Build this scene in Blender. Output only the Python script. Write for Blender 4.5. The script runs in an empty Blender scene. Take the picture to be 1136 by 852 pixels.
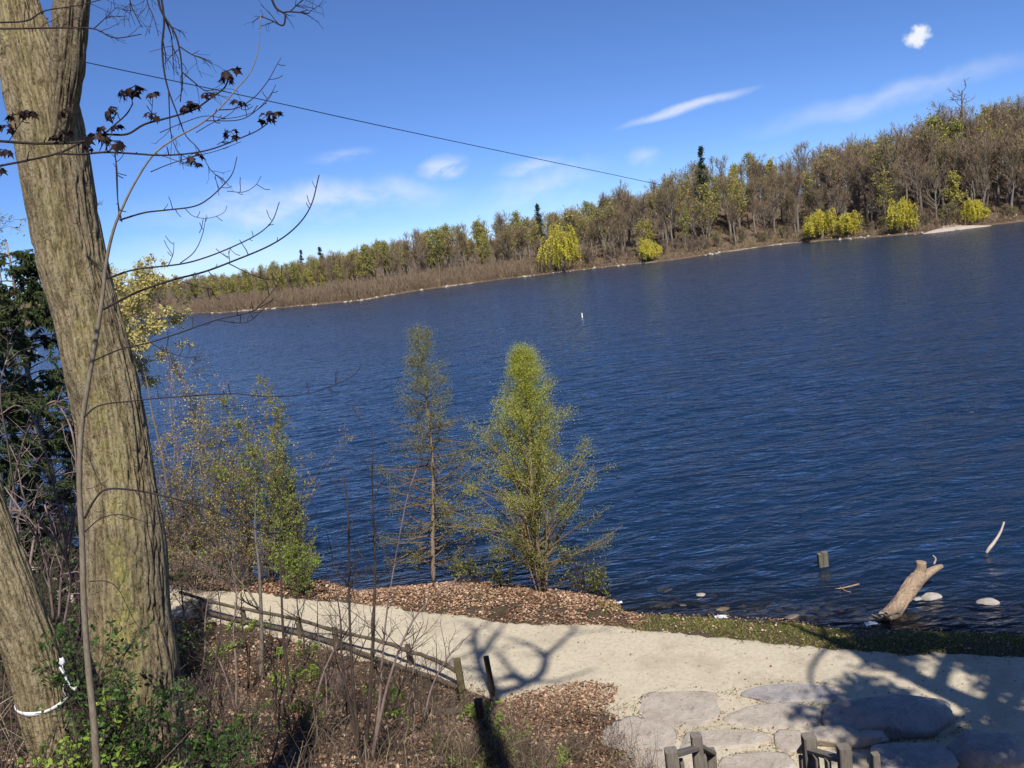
import bpy, math
import numpy as np
from mathutils import Matrix, Vector

rng = np.random.default_rng(7)
S = bpy.context.scene
COL = S.collection

# ---------------------------------------------------------------- camera
FPX = 983.0                       # focal length in pixels of the 1136 px wide photograph
ROLL = math.radians(7.5)
PITCH = math.radians(9.56)
EYE = 9.0                         # height of the eye above the lake
_c, _s, _cp, _sp = math.cos(ROLL), math.sin(ROLL), math.cos(PITCH), math.sin(PITCH)
cam_d = bpy.data.cameras.new("camera")
cam = bpy.data.objects.new("camera", cam_d)
COL.objects.link(cam)
S.camera = cam
right = Vector((_c, -_s * _sp, -_s * _cp)); up = Vector((_s, _c * _sp, _c * _cp)); back = Vector((0, -_cp, _sp))
cam.matrix_world = Matrix(((right.x, up.x, back.x, 0), (right.y, up.y, back.y, 0), (right.z, up.z, back.z, EYE), (0, 0, 0, 1)))
cam_d.sensor_width = 36.0
cam_d.lens = 36.0 * FPX / 1136.0
cam_d.clip_start = 0.05
cam_d.clip_end = 5000.0


def ray(px, py):
    """direction of the sight line through a photograph pixel"""
    u = (px - 568.0) / FPX
    v = (426.0 - py) / FPX
    x = u * _c + v * _s
    y = -u * _s + v * _c
    return np.array([x, _cp + y * _sp, -_sp + y * _cp])


def atz(px, py, z):
    r = ray(px, py)
    return np.array([0, 0, EYE]) + r * ((z - EYE) / r[2])


def aty(px, py, Y):
    r = ray(px, py)
    return np.array([0, 0, EYE]) + r * (Y / r[1])


# ---------------------------------------------------------------- sky and sun
SUN_EL = math.radians(50)
SUN_AZ = math.radians(171)        # clockwise from +Y: behind the photographer, a little to the right
world = bpy.data.worlds.new("World")
S.world = world
world.use_nodes = True
nt = world.node_tree
nt.nodes.clear()


class NT:
    def __init__(self, tree):
        self.t = tree

    def n(self, typ, ins=None, **props):
        nd = self.t.nodes.new(typ)
        for k, v in props.items():
            setattr(nd, k, v)
        for k, v in (ins or {}).items():
            if hasattr(v, "is_linked") or hasattr(v, "links"):
                self.t.links.new(v, nd.inputs[k])
            else:
                nd.inputs[k].default_value = v
        return nd

    def math(self, op, a, b=0.0, c=0.0, clamp=False):
        nd = self.n("ShaderNodeMath", {0: a, 1: b, 2: c}, operation=op)
        nd.use_clamp = clamp
        return nd.outputs[0]

    def dot(self, v, vec):
        return self.n("ShaderNodeVectorMath", {0: v, 1: vec}, operation='DOT_PRODUCT').outputs["Value"]

    def smooth(self, x, lo, hi):
        nd = self.n("ShaderNodeMapRange", {"Value": x, "From Min": lo, "From Max": hi}, interpolation_type='SMOOTHSTEP')
        return nd.outputs[0]

    def ramp(self, fac, stops, interp='LINEAR'):
        nd = self.n("ShaderNodeValToRGB", {"Fac": fac})
        r = nd.color_ramp
        r.interpolation = interp
        while len(r.elements) < len(stops):
            r.elements.new(0.5)
        for e, (p, col) in zip(r.elements, stops):
            e.position = p
            e.color = (*col, 1) if len(col) == 3 else col
        return nd.outputs["Color"]

    def noise(self, vec, scale, detail=4, rough=0.55, dist=0.0):
        return self.n("ShaderNodeTexNoise", {"Vector": vec, "Scale": scale, "Detail": detail, "Roughness": rough, "Distortion": dist})

    def mix(self, fac, a, b, blend='MIX'):
        nd = self.n("ShaderNodeMix", data_type='RGBA', blend_type=blend)
        for i, v in ((0, fac), (6, a), (7, b)):
            if hasattr(v, "is_linked"):
                self.t.links.new(v, nd.inputs[i])
            else:
                nd.inputs[i].default_value = v if i == 0 else (*v, 1)
        return nd.outputs[2]


W = NT(nt)
sky = W.n("ShaderNodeTexSky", sky_type='NISHITA', sun_disc=False, sun_elevation=SUN_EL, sun_rotation=SUN_AZ,
          altitude=5000, air_density=1.0, dust_density=0.0, ozone_density=10.0)
skyt = W.mix(1.0, W.n("ShaderNodeGamma", {"Color": sky.outputs[0], "Gamma": 0.91}).outputs[0], (1.04, 1.085, 1.235), 'MULTIPLY')
gen = W.n("ShaderNodeTexCoord").outputs["Generated"]
warp = W.noise(gen, 16, 4)


def cloud_streak(p0, p1, width, strength, nscale, lo=0.35, hi=0.75, ragged=False):
    """mask of a drawn-out cloud between two directions of the sky"""
    a, b = ray(*p0), ray(*p1)
    a /= np.linalg.norm(a); b /= np.linalg.norm(b)
    m = (a + b); m /= np.linalg.norm(m)
    e1 = b - a; half = np.linalg.norm(e1) / 2; e1 /= np.linalg.norm(e1)
    e2 = np.cross(m, e1)
    along = W.math('ABSOLUTE', W.dot(gen, tuple(e1)))
    wob = W.math('MULTIPLY', W.math('SUBTRACT', warp.outputs[0], 0.5), width * 1.6)
    across = W.math('ABSOLUTE', W.math('ADD', W.dot(gen, tuple(e2)), wob))
    front = W.math('GREATER_THAN', W.dot(gen, tuple(m)), 0.5)
    ea, eb = W.math('DIVIDE', along, half), W.math('DIVIDE', across, width)
    f1 = W.smooth(W.math('SQRT', W.math('ADD', W.math('MULTIPLY', ea, ea), W.math('MULTIPLY', eb, eb))), 1.0, 0.15)
    f2 = 1.0
    mp = W.n("ShaderNodeCombineXYZ", {0: W.math('MULTIPLY', W.dot(gen, tuple(e1)), 0.45), 1: W.dot(gen, tuple(e2)), 2: 0.0})
    nz = W.smooth(W.noise(mp.outputs[0], nscale, 5, 0.6).outputs[0], lo, hi)
    if ragged:
        big = W.noise(gen, 55, 6, 0.65).outputs[0]
        f1 = W.math('MULTIPLY', W.smooth(W.math('ADD', f1, W.math('MULTIPLY', W.math('SUBTRACT', big, 0.5), 2.0)), 0.25, 0.95), W.smooth(f1, 0.0, 0.3))
    k = W.math('MULTIPLY', W.math('MULTIPLY', f1, f2), W.math('MULTIPLY', nz, front))
    return W.math('MULTIPLY', k, strength)


masks = [
    cloud_streak((992, 47), (1042, 38), 0.0145, 0.95, 120, 0.1, 0.4, True),
    cloud_streak((670, 146), (858, 92), 0.007, 0.62, 40, 0.2, 0.55),
    cloud_streak((800, 158), (1200, 50), 0.018, 0.34, 18, 0.25, 0.6),
    cloud_streak((100, 240), (560, 215), 0.03, 0.60, 14, 0.35, 0.62),
    cloud_streak((455, 196), (525, 175), 0.016, 0.55, 50, 0.3, 0.55),
    cloud_streak((540, 194), (640, 180), 0.014, 0.40, 40, 0.3, 0.6),
    cloud_streak((500, 240), (700, 185), 0.03, 0.40, 16, 0.35, 0.65),
    cloud_streak((330, 178), (430, 168), 0.011, 0.28, 30, 0.35, 0.65),
    cloud_streak((690, 182), (740, 168), 0.014, 0.30, 40, 0.3, 0.6),
    cloud_streak((-100, 330), (500, 262), 0.04, 0.35, 12, 0.3, 0.65),
]
tot = masks[0]
for mk in masks[1:]:
    tot = W.math('MAXIMUM', tot, mk)
skyc = W.mix(tot, skyt, (7.2, 7.4, 7.9))
bg = W.n("ShaderNodeBackground", {"Color": skyc, "Strength": 0.112})
out = W.n("ShaderNodeOutputWorld", {"Surface": bg.outputs[0]})

sun_d = bpy.data.lights.new("sun", 'SUN')
sun_d.energy = 4.9
sun_d.angle = math.radians(0.53)
sun_d.color = (1.0, 0.95, 0.86)
sun = bpy.data.objects.new("sun", sun_d)
COL.objects.link(sun)
to_sun = Vector((math.sin(SUN_AZ) * math.cos(SUN_EL), math.cos(SUN_AZ) * math.cos(SUN_EL), math.sin(SUN_EL)))
sun.rotation_euler = to_sun.to_track_quat('Z', 'Y').to_euler()
sun.location = to_sun * 60
TO_SUN = np.array(to_sun)

vs = S.view_settings
vs.view_transform = 'Standard'
vs.look = 'None'
vs.exposure = 0.2
vs.gamma = 1.0
vs.use_curve_mapping = False
S.cycles.max_bounces = 6
S.cycles.transparent_max_bounces = 12
S.cycles.caustics_reflective = False
S.cycles.caustics_refractive = False


# ---------------------------------------------------------------- materials
def material(name):
    m = bpy.data.materials.new(name)
    m.use_nodes = True
    m.node_tree.nodes.clear()
    return m, NT(m.node_tree)


def finish(T, color, rough=0.85, normal=None, spec=0.3, **extra):
    ins = {"Base Color": color, "Roughness": rough, "Specular IOR Level": spec}
    ins.update(extra)
    if normal is not None:
        ins["Normal"] = normal
    p = T.n("ShaderNodeBsdfPrincipled", ins)
    T.n("ShaderNodeOutputMaterial", {"Surface": p.outputs[0]})
    return p


def bump(T, h, strength=0.5, dist=0.02):
    return T.n("ShaderNodeBump", {"Height": h, "Strength": strength, "Distance": dist}).outputs[0]


def mapped(T, scale=(1, 1, 1)):
    tc = T.n("ShaderNodeTexCoord")
    return T.n("ShaderNodeMapping", {"Vector": tc.outputs["Object"], "Scale": scale}).outputs[0]


def bark_mat(name, c0, c1, c2, fine=60, coarse=3.0, zs=0.16, moss=None, strength=0.8, dist=0.01):
    m, T = material(name)
    v = mapped(T, (1, 1, zs))
    n1 = T.noise(v, fine, 5, 0.65, 0.6)
    v2 = mapped(T)
    n2 = T.noise(v2, coarse, 4, 0.6)
    col = T.ramp(n1.outputs[0], [(0.25, c0), (0.48, c1), (0.72, c2)])
    col = T.mix(T.math('MULTIPLY', T.smooth(n2.outputs[0], 0.4, 0.7), 0.45), col, tuple(x * 0.6 for x in c1))
    if moss:
        n3 = T.noise(v2, coarse * 2.1, 5, 0.7)
        col = T.mix(T.math('MULTIPLY', T.smooth(n3.outputs[0], 0.5, 0.68), 0.7), col, moss)
    finish(T, col, 0.9, bump(T, n1.outputs[0], strength, dist), 0.15)
    return m


def leaf_mat(name, stops, rough=0.6, trans=0.35, spec=0.3):
    """leaf with light shining through it; colour varies from leaf to leaf"""
    m, T = material(name)
    g = T.n("ShaderNodeNewGeometry")
    col = T.ramp(g.outputs["Random Per Island"], stops)
    p = T.n("ShaderNodeBsdfPrincipled", {"Base Color": col, "Roughness": rough, "Specular IOR Level": spec})
    t = T.n("ShaderNodeBsdfTranslucent", {"Color": col})
    mx = T.n("ShaderNodeMixShader", {0: trans, 1: p.outputs[0], 2: t.outputs[0]})
    T.n("ShaderNodeOutputMaterial", {"Surface": mx.outputs[0]})
    return m


def plain_mat(name, stops, scale=8, rough=0.85, strength=0.5, dist=0.01, spec=0.25, zs=1.0, island=False):
    m, T = material(name)
    v = mapped(T, (1, 1, zs))
    n1 = T.noise(v, scale, 6, 0.65)
    fac = n1.outputs[0]
    if island:
        g = T.n("ShaderNodeNewGeometry")
        fac = T.math('ADD', T.math('MULTIPLY', fac, 0.5), T.math('MULTIPLY', g.outputs["Random Per Island"], 0.5))
    col = T.ramp(fac, stops)
    finish(T, col, rough, bump(T, n1.outputs[0], strength, dist), spec)
    return m


def stone_mat(name, stops):
    """weathered field stone: mottled, grainy, with lichen blotches and fine cracks"""
    m, T = material(name)
    v = mapped(T)
    n1 = T.noise(v, 3.2, 8, 0.72, 0.4)
    n2 = T.noise(v, 34, 5, 0.75)
    n3 = T.noise(v, 7.5, 5, 0.7)
    col = T.ramp(n1.outputs[0], stops)
    col = T.mix(T.math('MULTIPLY', T.smooth(n2.outputs[0], 0.56, 0.70), 0.55), col, (.09, .075, .06))
    col = T.mix(T.math('MULTIPLY', T.smooth(n2.outputs[0], 0.44, 0.32), 0.4), col, (.56, .52, .46))
    col = T.mix(T.math('MULTIPLY', T.smooth(n3.outputs[0], 0.58, 0.68), 0.6), col, (.15, .135, .10))
    h = T.math('ADD', n1.outputs[0], T.math('MULTIPLY', n2.outputs[0], 0.35))
    finish(T, col, 0.92, bump(T, h, 0.9, 0.06), 0.15)
    return m


M = {}
M['maple_bark'] = None            # written below with its lichen
M['far_bark'] = plain_mat("far_bark", [(0.3, (.13, .105, .085)), (0.6, (.26, .22, .18)), (0.8, (.40, .35, .30))], 1.3, island=False)
M['far_twig'] = plain_mat("far_twig", [(0.25, (.17, .127, .07)), (0.55, (.285, .218, .128)), (0.85, (.42, .34, .215))], 1.0, island=True)
M['far_twig_red'] = plain_mat("far_twig_red", [(0.25, (.16, .11, .07)), (0.55, (.27, .195, .128)), (0.85, (.39, .30, .20))], 1.0, island=True)
M['bud'] = leaf_mat("bud_leaf", [(0.0, (.31, .29, .055)), (0.5, (.47, .43, .09)), (1.0, (.60, .53, .17))])
M['budgreen'] = leaf_mat("bud_green_leaf", [(0.0, (.23, .245, .05)), (0.5, (.36, .365, .08)), (1.0, (.48, .45, .14))])
M['willow'] = leaf_mat("willow_leaf", [(0.0, (.48, .43, .04)), (0.5, (.68, .60, .07)), (1.0, (.82, .72, .16))])
M['needle'] = leaf_mat("needle_leaf", [(0.0, (.012, .028, .012)), (0.5, (.025, .05, .018)), (1.0, (.05, .08, .03))], trans=0.15)
M['cedar'] = leaf_mat("cedar_leaf", [(0.0, (.018, .032, .010)), (0.5, (.04, .065, .018)), (1.0, (.085, .11, .032))], trans=0.2)
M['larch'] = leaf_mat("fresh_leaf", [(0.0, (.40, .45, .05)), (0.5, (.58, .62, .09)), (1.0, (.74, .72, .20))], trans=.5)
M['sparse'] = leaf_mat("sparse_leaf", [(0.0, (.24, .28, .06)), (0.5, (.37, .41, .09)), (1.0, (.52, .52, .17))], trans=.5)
M['yellow'] = leaf_mat("yellow_leaf", [(0.0, (.42, .36, .11)), (0.5, (.57, .49, .17)), (1.0, (.70, .62, .30))])
M['shrubleaf'] = leaf_mat("shrub_leaf", [(0.0, (.035, .075, .018)), (0.5, (.07, .14, .03)), (1.0, (.13, .22, .05))], rough=0.45)
M['brightleaf'] = leaf_mat("bright_leaf", [(0.0, (.17, .27, .035)), (0.5, (.27, .39, .055)), (1.0, (.38, .48, .10))])
M['maroon'] = leaf_mat("maroon_leaf", [(0.0, (.013, .007, .007)), (0.5, (.024, .011, .010)), (1.0, (.045, .022, .017))], trans=0.3)
M['grass'] = leaf_mat("grass_blade", [(0.0, (.10, .12, .025)), (0.5, (.19, .21, .04)), (0.85, (.31, .30, .08)), (1.0, (.46, .40, .20))], trans=0.25)
M['litter'] = leaf_mat("dead_leaf", [(0.0, (.11, .05, .03)), (0.3, (.26, .135, .078)), (0.6, (.40, .25, .155)), (0.85, (.53, .37, .245)), (1.0, (.65, .52, .39))], rough=0.8, trans=0.12)
M['dry'] = leaf_mat("dry_stalk", [(0.0, (.05, .03, .028)), (0.45, (.12, .08, .06)), (0.8, (.23, .17, .115)), (1.0, (.44, .36, .25))], rough=0.85, trans=0.05)
M['twig'] = plain_mat("twig_bark", [(0.3, (.045, .032, .028)), (0.6, (.09, .065, .055)), (0.85, (.16, .12, .10))], 30, zs=0.4)
M['tantwig'] = plain_mat("tan_twig_bark", [(0.3, (.09, .062, .045)), (0.6, (.17, .125, .09)), (0.85, (.29, .23, .18))], 30, zs=0.4)
M['darktwig'] = plain_mat("dark_twig_bark", [(0.3, (.022, .016, .018)), (0.6, (.042, .031, .032)), (0.85, (.075, .058, .055))], 30, zs=0.4)
M['greytwig'] = bark_mat("grey_sapling_bark", (.10, .08, .065), (.20, .165, .135), (.30, .26, .215), 90, 6, 0.2, strength=0.4, dist=0.003)
M['tanstem'] = bark_mat("tan_sapling_bark", (.13, .10, .068), (.235, .19, .135), (.33, .28, .205), 90, 8, 0.25, strength=0.4, dist=0.003)
M['cane'] = plain_mat("cane_bark", [(0.3, (.16, .11, .095)), (0.6, (.27, .20, .18)), (0.85, (.40, .32, .29))], 20, zs=0.4)
M['larchbark'] = bark_mat("young_tree_bark", (.14, .095, .07), (.26, .19, .14), (.40, .32, .25), 40, 4, 0.3, strength=0.4)
M['deadwood'] = bark_mat("dead_orange_wood", (.22, .12, .06), (.38, .22, .11), (.5, .33, .19), 30, 4, 0.2)
M['rail'] = bark_mat("weathered_rail", (.055, .042, .03), (.115, .09, .065), (.19, .155, .115), 70, 4, 0.12)
M['railpost'] = bark_mat("dark_post_wood", (.045, .03, .022), (.085, .058, .042), (.14, .10, .075), 50, 4, 0.15)
M['yellowpost'] = bark_mat("yellow_post_wood", (.075, .06, .03), (.135, .108, .055), (.20, .165, .09), 40, 4, 0.2)
M['greywood'] = bark_mat("grey_lumber", (.10, .085, .072), (.19, .165, .14), (.28, .25, .215), 60, 3, 0.1, strength=0.5, dist=0.004)
M['drift'] = bark_mat("bleached_log", (.17, .11, .07), (.32, .23, .16), (.48, .38, .29), 36, 4, 0.25)
M['driftgrey'] = bark_mat("bleached_stick", (.34, .27, .22), (.50, .42, .35), (.62, .55, .48), 30, 4, 0.3)
M['waterpost'] = bark_mat("grey_green_post", (.07, .065, .05), (.16, .145, .11), (.27, .25, .19), 50, 6, 0.12)
M['rock'] = stone_mat("pale_stone", [(0.25, (.31, .255, .205)), (0.5, (.47, .405, .335)), (0.75, (.57, .51, .435))])
M['rockgrey'] = stone_mat("grey_stone", [(0.25, (.21, .185, .17)), (0.5, (.37, .34, .325)), (0.75, (.49, .46, .44))])
M['shorerock'] = plain_mat("wet_brown_stone", [(0.25, (.07, .055, .038)), (0.5, (.15, .12, .085)), (0.75, (.25, .21, .16))], 6, rough=0.5, strength=0.6, dist=0.02, spec=0.4)
M['whiterock'] = plain_mat("white_stone", [(0.25, (.22, .19, .165)), (0.5, (.36, .325, .29)), (0.8, (.50, .46, .42))], 6, strength=0.5, dist=0.02)
M['pebble'] = plain_mat("pebble_stone", [(0.2, (.22, .18, .14)), (0.5, (.42, .37, .30)), (0.8, (.58, .53, .45))], 3, island=True)
M['white'] = plain_mat("white_plastic", [(0.3, (.62, .62, .62)), (0.7, (.82, .82, .81))], 20, rough=0.4, strength=0.2)
M['bluewhite'] = plain_mat("pale_blue_plastic", [(0.3, (.50, .55, .64)), (0.7, (.72, .76, .82))], 20, rough=0.35, strength=0.2)
M['cable'] = plain_mat("cable_rubber", [(0.3, (.012, .012, .014)), (0.7, (.03, .03, .033))], 20, rough=0.6)


def maple_bark():
    m, T = material("furrowed_maple_bark")
    v = mapped(T, (1, 1, 0.30))
    n1 = T.noise(v, 62, 7, 0.75, 0.9)
    v2 = mapped(T)
    n2 = T.noise(v2, 3.2, 5, 0.65)
    nf = T.noise(mapped(T, (1, 1, .55)), 95, 4, 0.75)
    rel = T.n("ShaderNodeAttribute", attribute_name="relief").outputs["Fac"]     # height of the bark ridge
    lich = T.n("ShaderNodeAttribute", attribute_name="lichen").outputs["Fac"]    # where lichen grows
    fac = T.math('ADD', T.math('MULTIPLY', n1.outputs[0], 0.70), T.math('MULTIPLY', rel, 0.30))
    col = T.ramp(fac, [(0.28, (.04, .028, .016)), (0.42, (.185, .14, .080)), (0.58, (.315, .25, .15)), (0.78, (.45, .375, .245))])
    col = T.mix(T.math('MULTIPLY', T.smooth(n2.outputs[0], 0.42, 0.66), 0.35), col, (.14, .105, .08))
    col = T.mix(T.math('MULTIPLY', T.smooth(nf.outputs[0], 0.46, 0.38), 0.75), col, (.05, .034, .02))
    col = T.mix(T.math('MULTIPLY', T.smooth(nf.outputs[0], 0.56, 0.66), 0.35), col, (.50, .45, .34))
    fl = T.noise(mapped(T, (1, 1, .5)), 150, 3, 0.8, 0.4)
    pat = T.noise(v2, 11, 4, 0.7)
    col = T.mix(T.math('MULTIPLY', T.smooth(fl.outputs[0], 0.60, 0.66), T.smooth(pat.outputs[0], 0.35, 0.55)), col, (.035, .025, .016))
    col = T.mix(T.math('MULTIPLY', T.smooth(pat.outputs[0], 0.55, 0.7), 0.4), col, (.46, .38, .25))
    lm = T.math('MULTIPLY', lich, T.smooth(T.noise(v2, 9, 6, 0.75).outputs[0], 0.36, 0.6))
    lc = T.mix(T.smooth(nf.outputs[0], 0.35, 0.65), (.22, .22, .09), (.50, .44, .12))
    vc = T.n('ShaderNodeTexVoronoi', {'Vector': T.n('ShaderNodeVectorMath', {0: T.n('ShaderNodeMapping', {'Vector': v2, 'Scale': (30, 30, 6)}).outputs[0], 1: T.n('ShaderNodeVectorMath', {0: n2.outputs['Color'], 1: (5, 5, 5)}, operation='MULTIPLY').outputs[0]}, operation='ADD').outputs[0], 'Scale': 1.0}, feature='DISTANCE_TO_EDGE').outputs['Distance']
    ck = T.math('MULTIPLY', T.smooth(vc, 0.10, 0.0), T.smooth(T.noise(v2, 13, 4, .7).outputs[0], 0.42, 0.6))
    col = T.mix(T.math('MULTIPLY', lm, 0.75), col, lc)
    col = T.mix(T.math('MULTIPLY', ck, 0.3), col, (.035, .026, .018))
    h = T.math('SUBTRACT', T.math('ADD', n1.outputs[0], T.math('MULTIPLY', nf.outputs[0], 0.25)), T.math('MULTIPLY', ck, 0.3))
    finish(T, col, 0.9, bump(T, h, 0.95, 0.014), 0.15)
    return m


M['maple_bark'] = maple_bark()


# ---------------------------------------------------------------- mesh helpers
def _hash(ix, iy, iz, seed):
    h = (ix * 374761393 + iy * 668265263 + iz * 2147483647 + seed * 974711).astype(np.int64)
    h = (h ^ (h >> 13)) * 1274126177
    h = h ^ (h >> 16)
    return (h & 0xFFFFFF).astype(np.float64) / 0xFFFFFF


def vnoise(P, seed=0):
    P = np.asarray(P, float)
    i = np.floor(P).astype(np.int64)
    f = P - i
    f = f * f * (3 - 2 * f)
    r = 0
    for dx in (0, 1):
        wx = f[..., 0] if dx else 1 - f[..., 0]
        for dy in (0, 1):
            wy = f[..., 1] if dy else 1 - f[..., 1]
            for dz in (0, 1):
                wz = f[..., 2] if dz else 1 - f[..., 2]
                r = r + wx * wy * wz * _hash(i[..., 0] + dx, i[..., 1] + dy, i[..., 2] + dz, seed)
    return r


def fbm(P, oct=4, seed=0, gain=0.5):
    P = np.asarray(P, float)
    a, s, r = 1.0, 0.0, 0
    for o in range(oct):
        r = r + a * vnoise(P * (2.0 ** o), seed + o * 17)
        s += a
        a *= gain
    return r / s


def P3(x, y, z=0.0):
    x, y = np.broadcast_arrays(np.asarray(x, float), np.asarray(y, float))
    return np.stack([x, y, np.broadcast_to(np.asarray(z, float), x.shape)], -1)


class Geo:
    def __init__(self):
        self.V, self.F, self.n = [], [], 0

    def add(self, V, F, mat=0, smooth=True):
        V = np.asarray(V, float).reshape(-1, 3)
        F = np.asarray(F, np.int64)
        if len(V) == 0 or len(F) == 0:
            return self
        self.V.append(V)
        self.F.append((F + self.n, mat, smooth))
        self.n += len(V)
        return self

    def join(self, other, Mx=None, matmap=None):
        off = self.n
        V = np.concatenate(other.V)
        if Mx is not None:
            V = V @ Mx[:3, :3].T + Mx[:3, 3]
        self.V.append(V)
        for F, m, sm in other.F:
            self.F.append((F + off, matmap[m] if matmap else m, sm))
        self.n += len(V)

    def tris(self):
        return sum(len(F) * (F.shape[1] - 2) for F, _, _ in self.F)

    def mesh(self, name, mats):
        me = bpy.data.meshes.new(name)
        V = np.concatenate(self.V)
        me.vertices.add(len(V))
        me.vertices.foreach_set("co", V.ravel())
        li = np.concatenate([F.ravel() for F, _, _ in self.F])
        tot = np.concatenate([np.full(len(F), F.shape[1]) for F, _, _ in self.F])
        st = np.concatenate([[0], np.cumsum(tot)[:-1]])
        me.loops.add(len(li))
        me.loops.foreach_set("vertex_index", li)
        me.polygons.add(len(tot))
        me.polygons.foreach_set("loop_start", st)
        me.polygons.foreach_set("material_index", np.concatenate([np.full(len(F), m) for F, m, _ in self.F]))
        me.polygons.foreach_set("use_smooth", np.concatenate([np.full(len(F), sm) for F, _, sm in self.F]))
        for m in mats:
            me.materials.append(m)
        me.update(calc_edges=True)
        return me


def link(name, data, parent=None, loc=None, label=None, cat=None, group=None, kind=None):
    o = bpy.data.objects.new(name, data)
    COL.objects.link(o)
    if parent is not None:
        o.parent = parent
    if loc is not None:
        o.location = loc
    for k, v in (("label", label), ("category", cat), ("group", group), ("kind", kind)):
        if v:
            o[k] = v
    return o


def thing(name, loc, label, cat, group=None):
    o = link(name, None, None, loc, label, cat, group)
    o.empty_display_size = 0.3
    return o


def rel(G, base):
    """shift geometry written in world coordinates to its thing's base"""
    G.V = [v - np.asarray(base) for v in G.V]
    return G


def norm(v):
    return v / np.maximum(np.linalg.norm(v, axis=-1, keepdims=True), 1e-9)


def tubes(P, R, sides=5, cap=False):
    """P (n,k,3) R (n,k) -> verts, quads"""
    n, k, _ = P.shape
    d = norm(P[:, -1] - P[:, 0])
    ref = np.where(np.abs(d[:, 2:3]) > 0.9, np.array([[1.0, 0, 0]]), np.array([[0, 0, 1.0]]))
    T = np.empty_like(P)
    T[:, 1:-1] = P[:, 2:] - P[:, :-2]
    T[:, 0] = P[:, 1] - P[:, 0]
    T[:, -1] = P[:, -1] - P[:, -2]
    T = norm(T)
    A = norm(np.cross(T, ref[:, None, :]))
    B = np.cross(T, A)
    th = np.arange(sides) * 2 * math.pi / sides
    V = P[:, :, None, :] + R[:, :, None, None] * (A[:, :, None, :] * np.cos(th)[None, None, :, None] + B[:, :, None, :] * np.sin(th)[None, None, :, None])
    base = (np.arange(n) * k * sides)[:, None, None]
    i = np.arange(k - 1)[None, :, None] * sides
    j = np.arange(sides)[None, None, :]
    j2 = (j + 1) % sides
    F = np.stack([base + i + j, base + i + j2, base + i + sides + j2, base + i + sides + j], -1).reshape(-1, 4)
    return V.reshape(-1, 3), F[:, ::-1]


def tube_frames(P):
    """parallel transport frames along one polyline"""
    T = np.gradient(P, axis=0)
    T = norm(T)
    a = np.cross(T[0], [0.0, 0, 1.0])
    if np.linalg.norm(a) < 0.1:
        a = np.cross(T[0], [0, 1.0, 0])
    a /= np.linalg.norm(a)
    A = [a]
    for t in T[1:]:
        b = A[-1] - t * np.dot(A[-1], t)
        A.append(b / np.linalg.norm(b))
    A = np.array(A)
    return T, A, np.cross(T, A)


def catmull(P, per=8):
    P = np.asarray(P, float)
    if len(P) < 3:
        t = np.linspace(0, 1, per + 1)[:, None]
        return P[0] * (1 - t) + P[-1] * t
    Q = np.vstack([2 * P[0] - P[1], P, 2 * P[-1] - P[-2]])
    outp = []
    for i in range(1, len(Q) - 2):
        p0, p1, p2, p3 = Q[i - 1], Q[i], Q[i + 1], Q[i + 2]
        t = np.linspace(0, 1, per, endpoint=False)[:, None]
        outp.append(0.5 * (2 * p1 + (p2 - p0) * t + (2 * p0 - 5 * p1 + 4 * p2 - p3) * t ** 2 + (3 * p1 - p0 - 3 * p2 + p3) * t ** 3))
    outp.append(P[-1:])
    return np.vstack(outp)


def resample(P, k):
    d = np.concatenate([[0], np.cumsum(np.linalg.norm(np.diff(P, axis=0), axis=1))])
    t = np.linspace(0, d[-1], k)
    return np.stack([np.interp(t, d, P[:, c]) for c in range(P.shape[1])], 1)


def limb(P, R, sides=10):
    """one closed tapered tube along a polyline, with capped ends"""
    P = np.asarray(P, float)
    T, A, B = tube_frames(P)
    k = len(P)
    th = np.arange(sides) * 2 * math.pi / sides
    V = P[:, None] + np.asarray(R)[:, None, None] * (A[:, None] * np.cos(th)[None, :, None] + B[:, None] * np.sin(th)[None, :, None])
    i = np.arange(k - 1)[:, None] * sides
    j = np.arange(sides)[None]
    j2 = (j + 1) % sides
    F = np.stack([i + j, i + j2, i + sides + j2, i + sides + j], -1).reshape(-1, 4)
    V = np.vstack([V.reshape(-1, 3), P[0], P[-1]])
    c0, c1 = k * sides, k * sides + 1
    jj = np.arange(sides)
    t0 = np.stack([np.full(sides, c0), (jj + 1) % sides, jj], -1)
    o = (k - 1) * sides
    t1 = np.stack([np.full(sides, c1), o + jj, o + (jj + 1) % sides], -1)
    return V, F, np.vstack([t0, t1])


def add_limb(G, P, R, sides=10, mat=0):
    V, F, Tr = limb(P, R, sides)
    off = G.n
    G.add(V, F, mat, True)
    G.F.append((Tr + off, mat, False))
    return G


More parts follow.
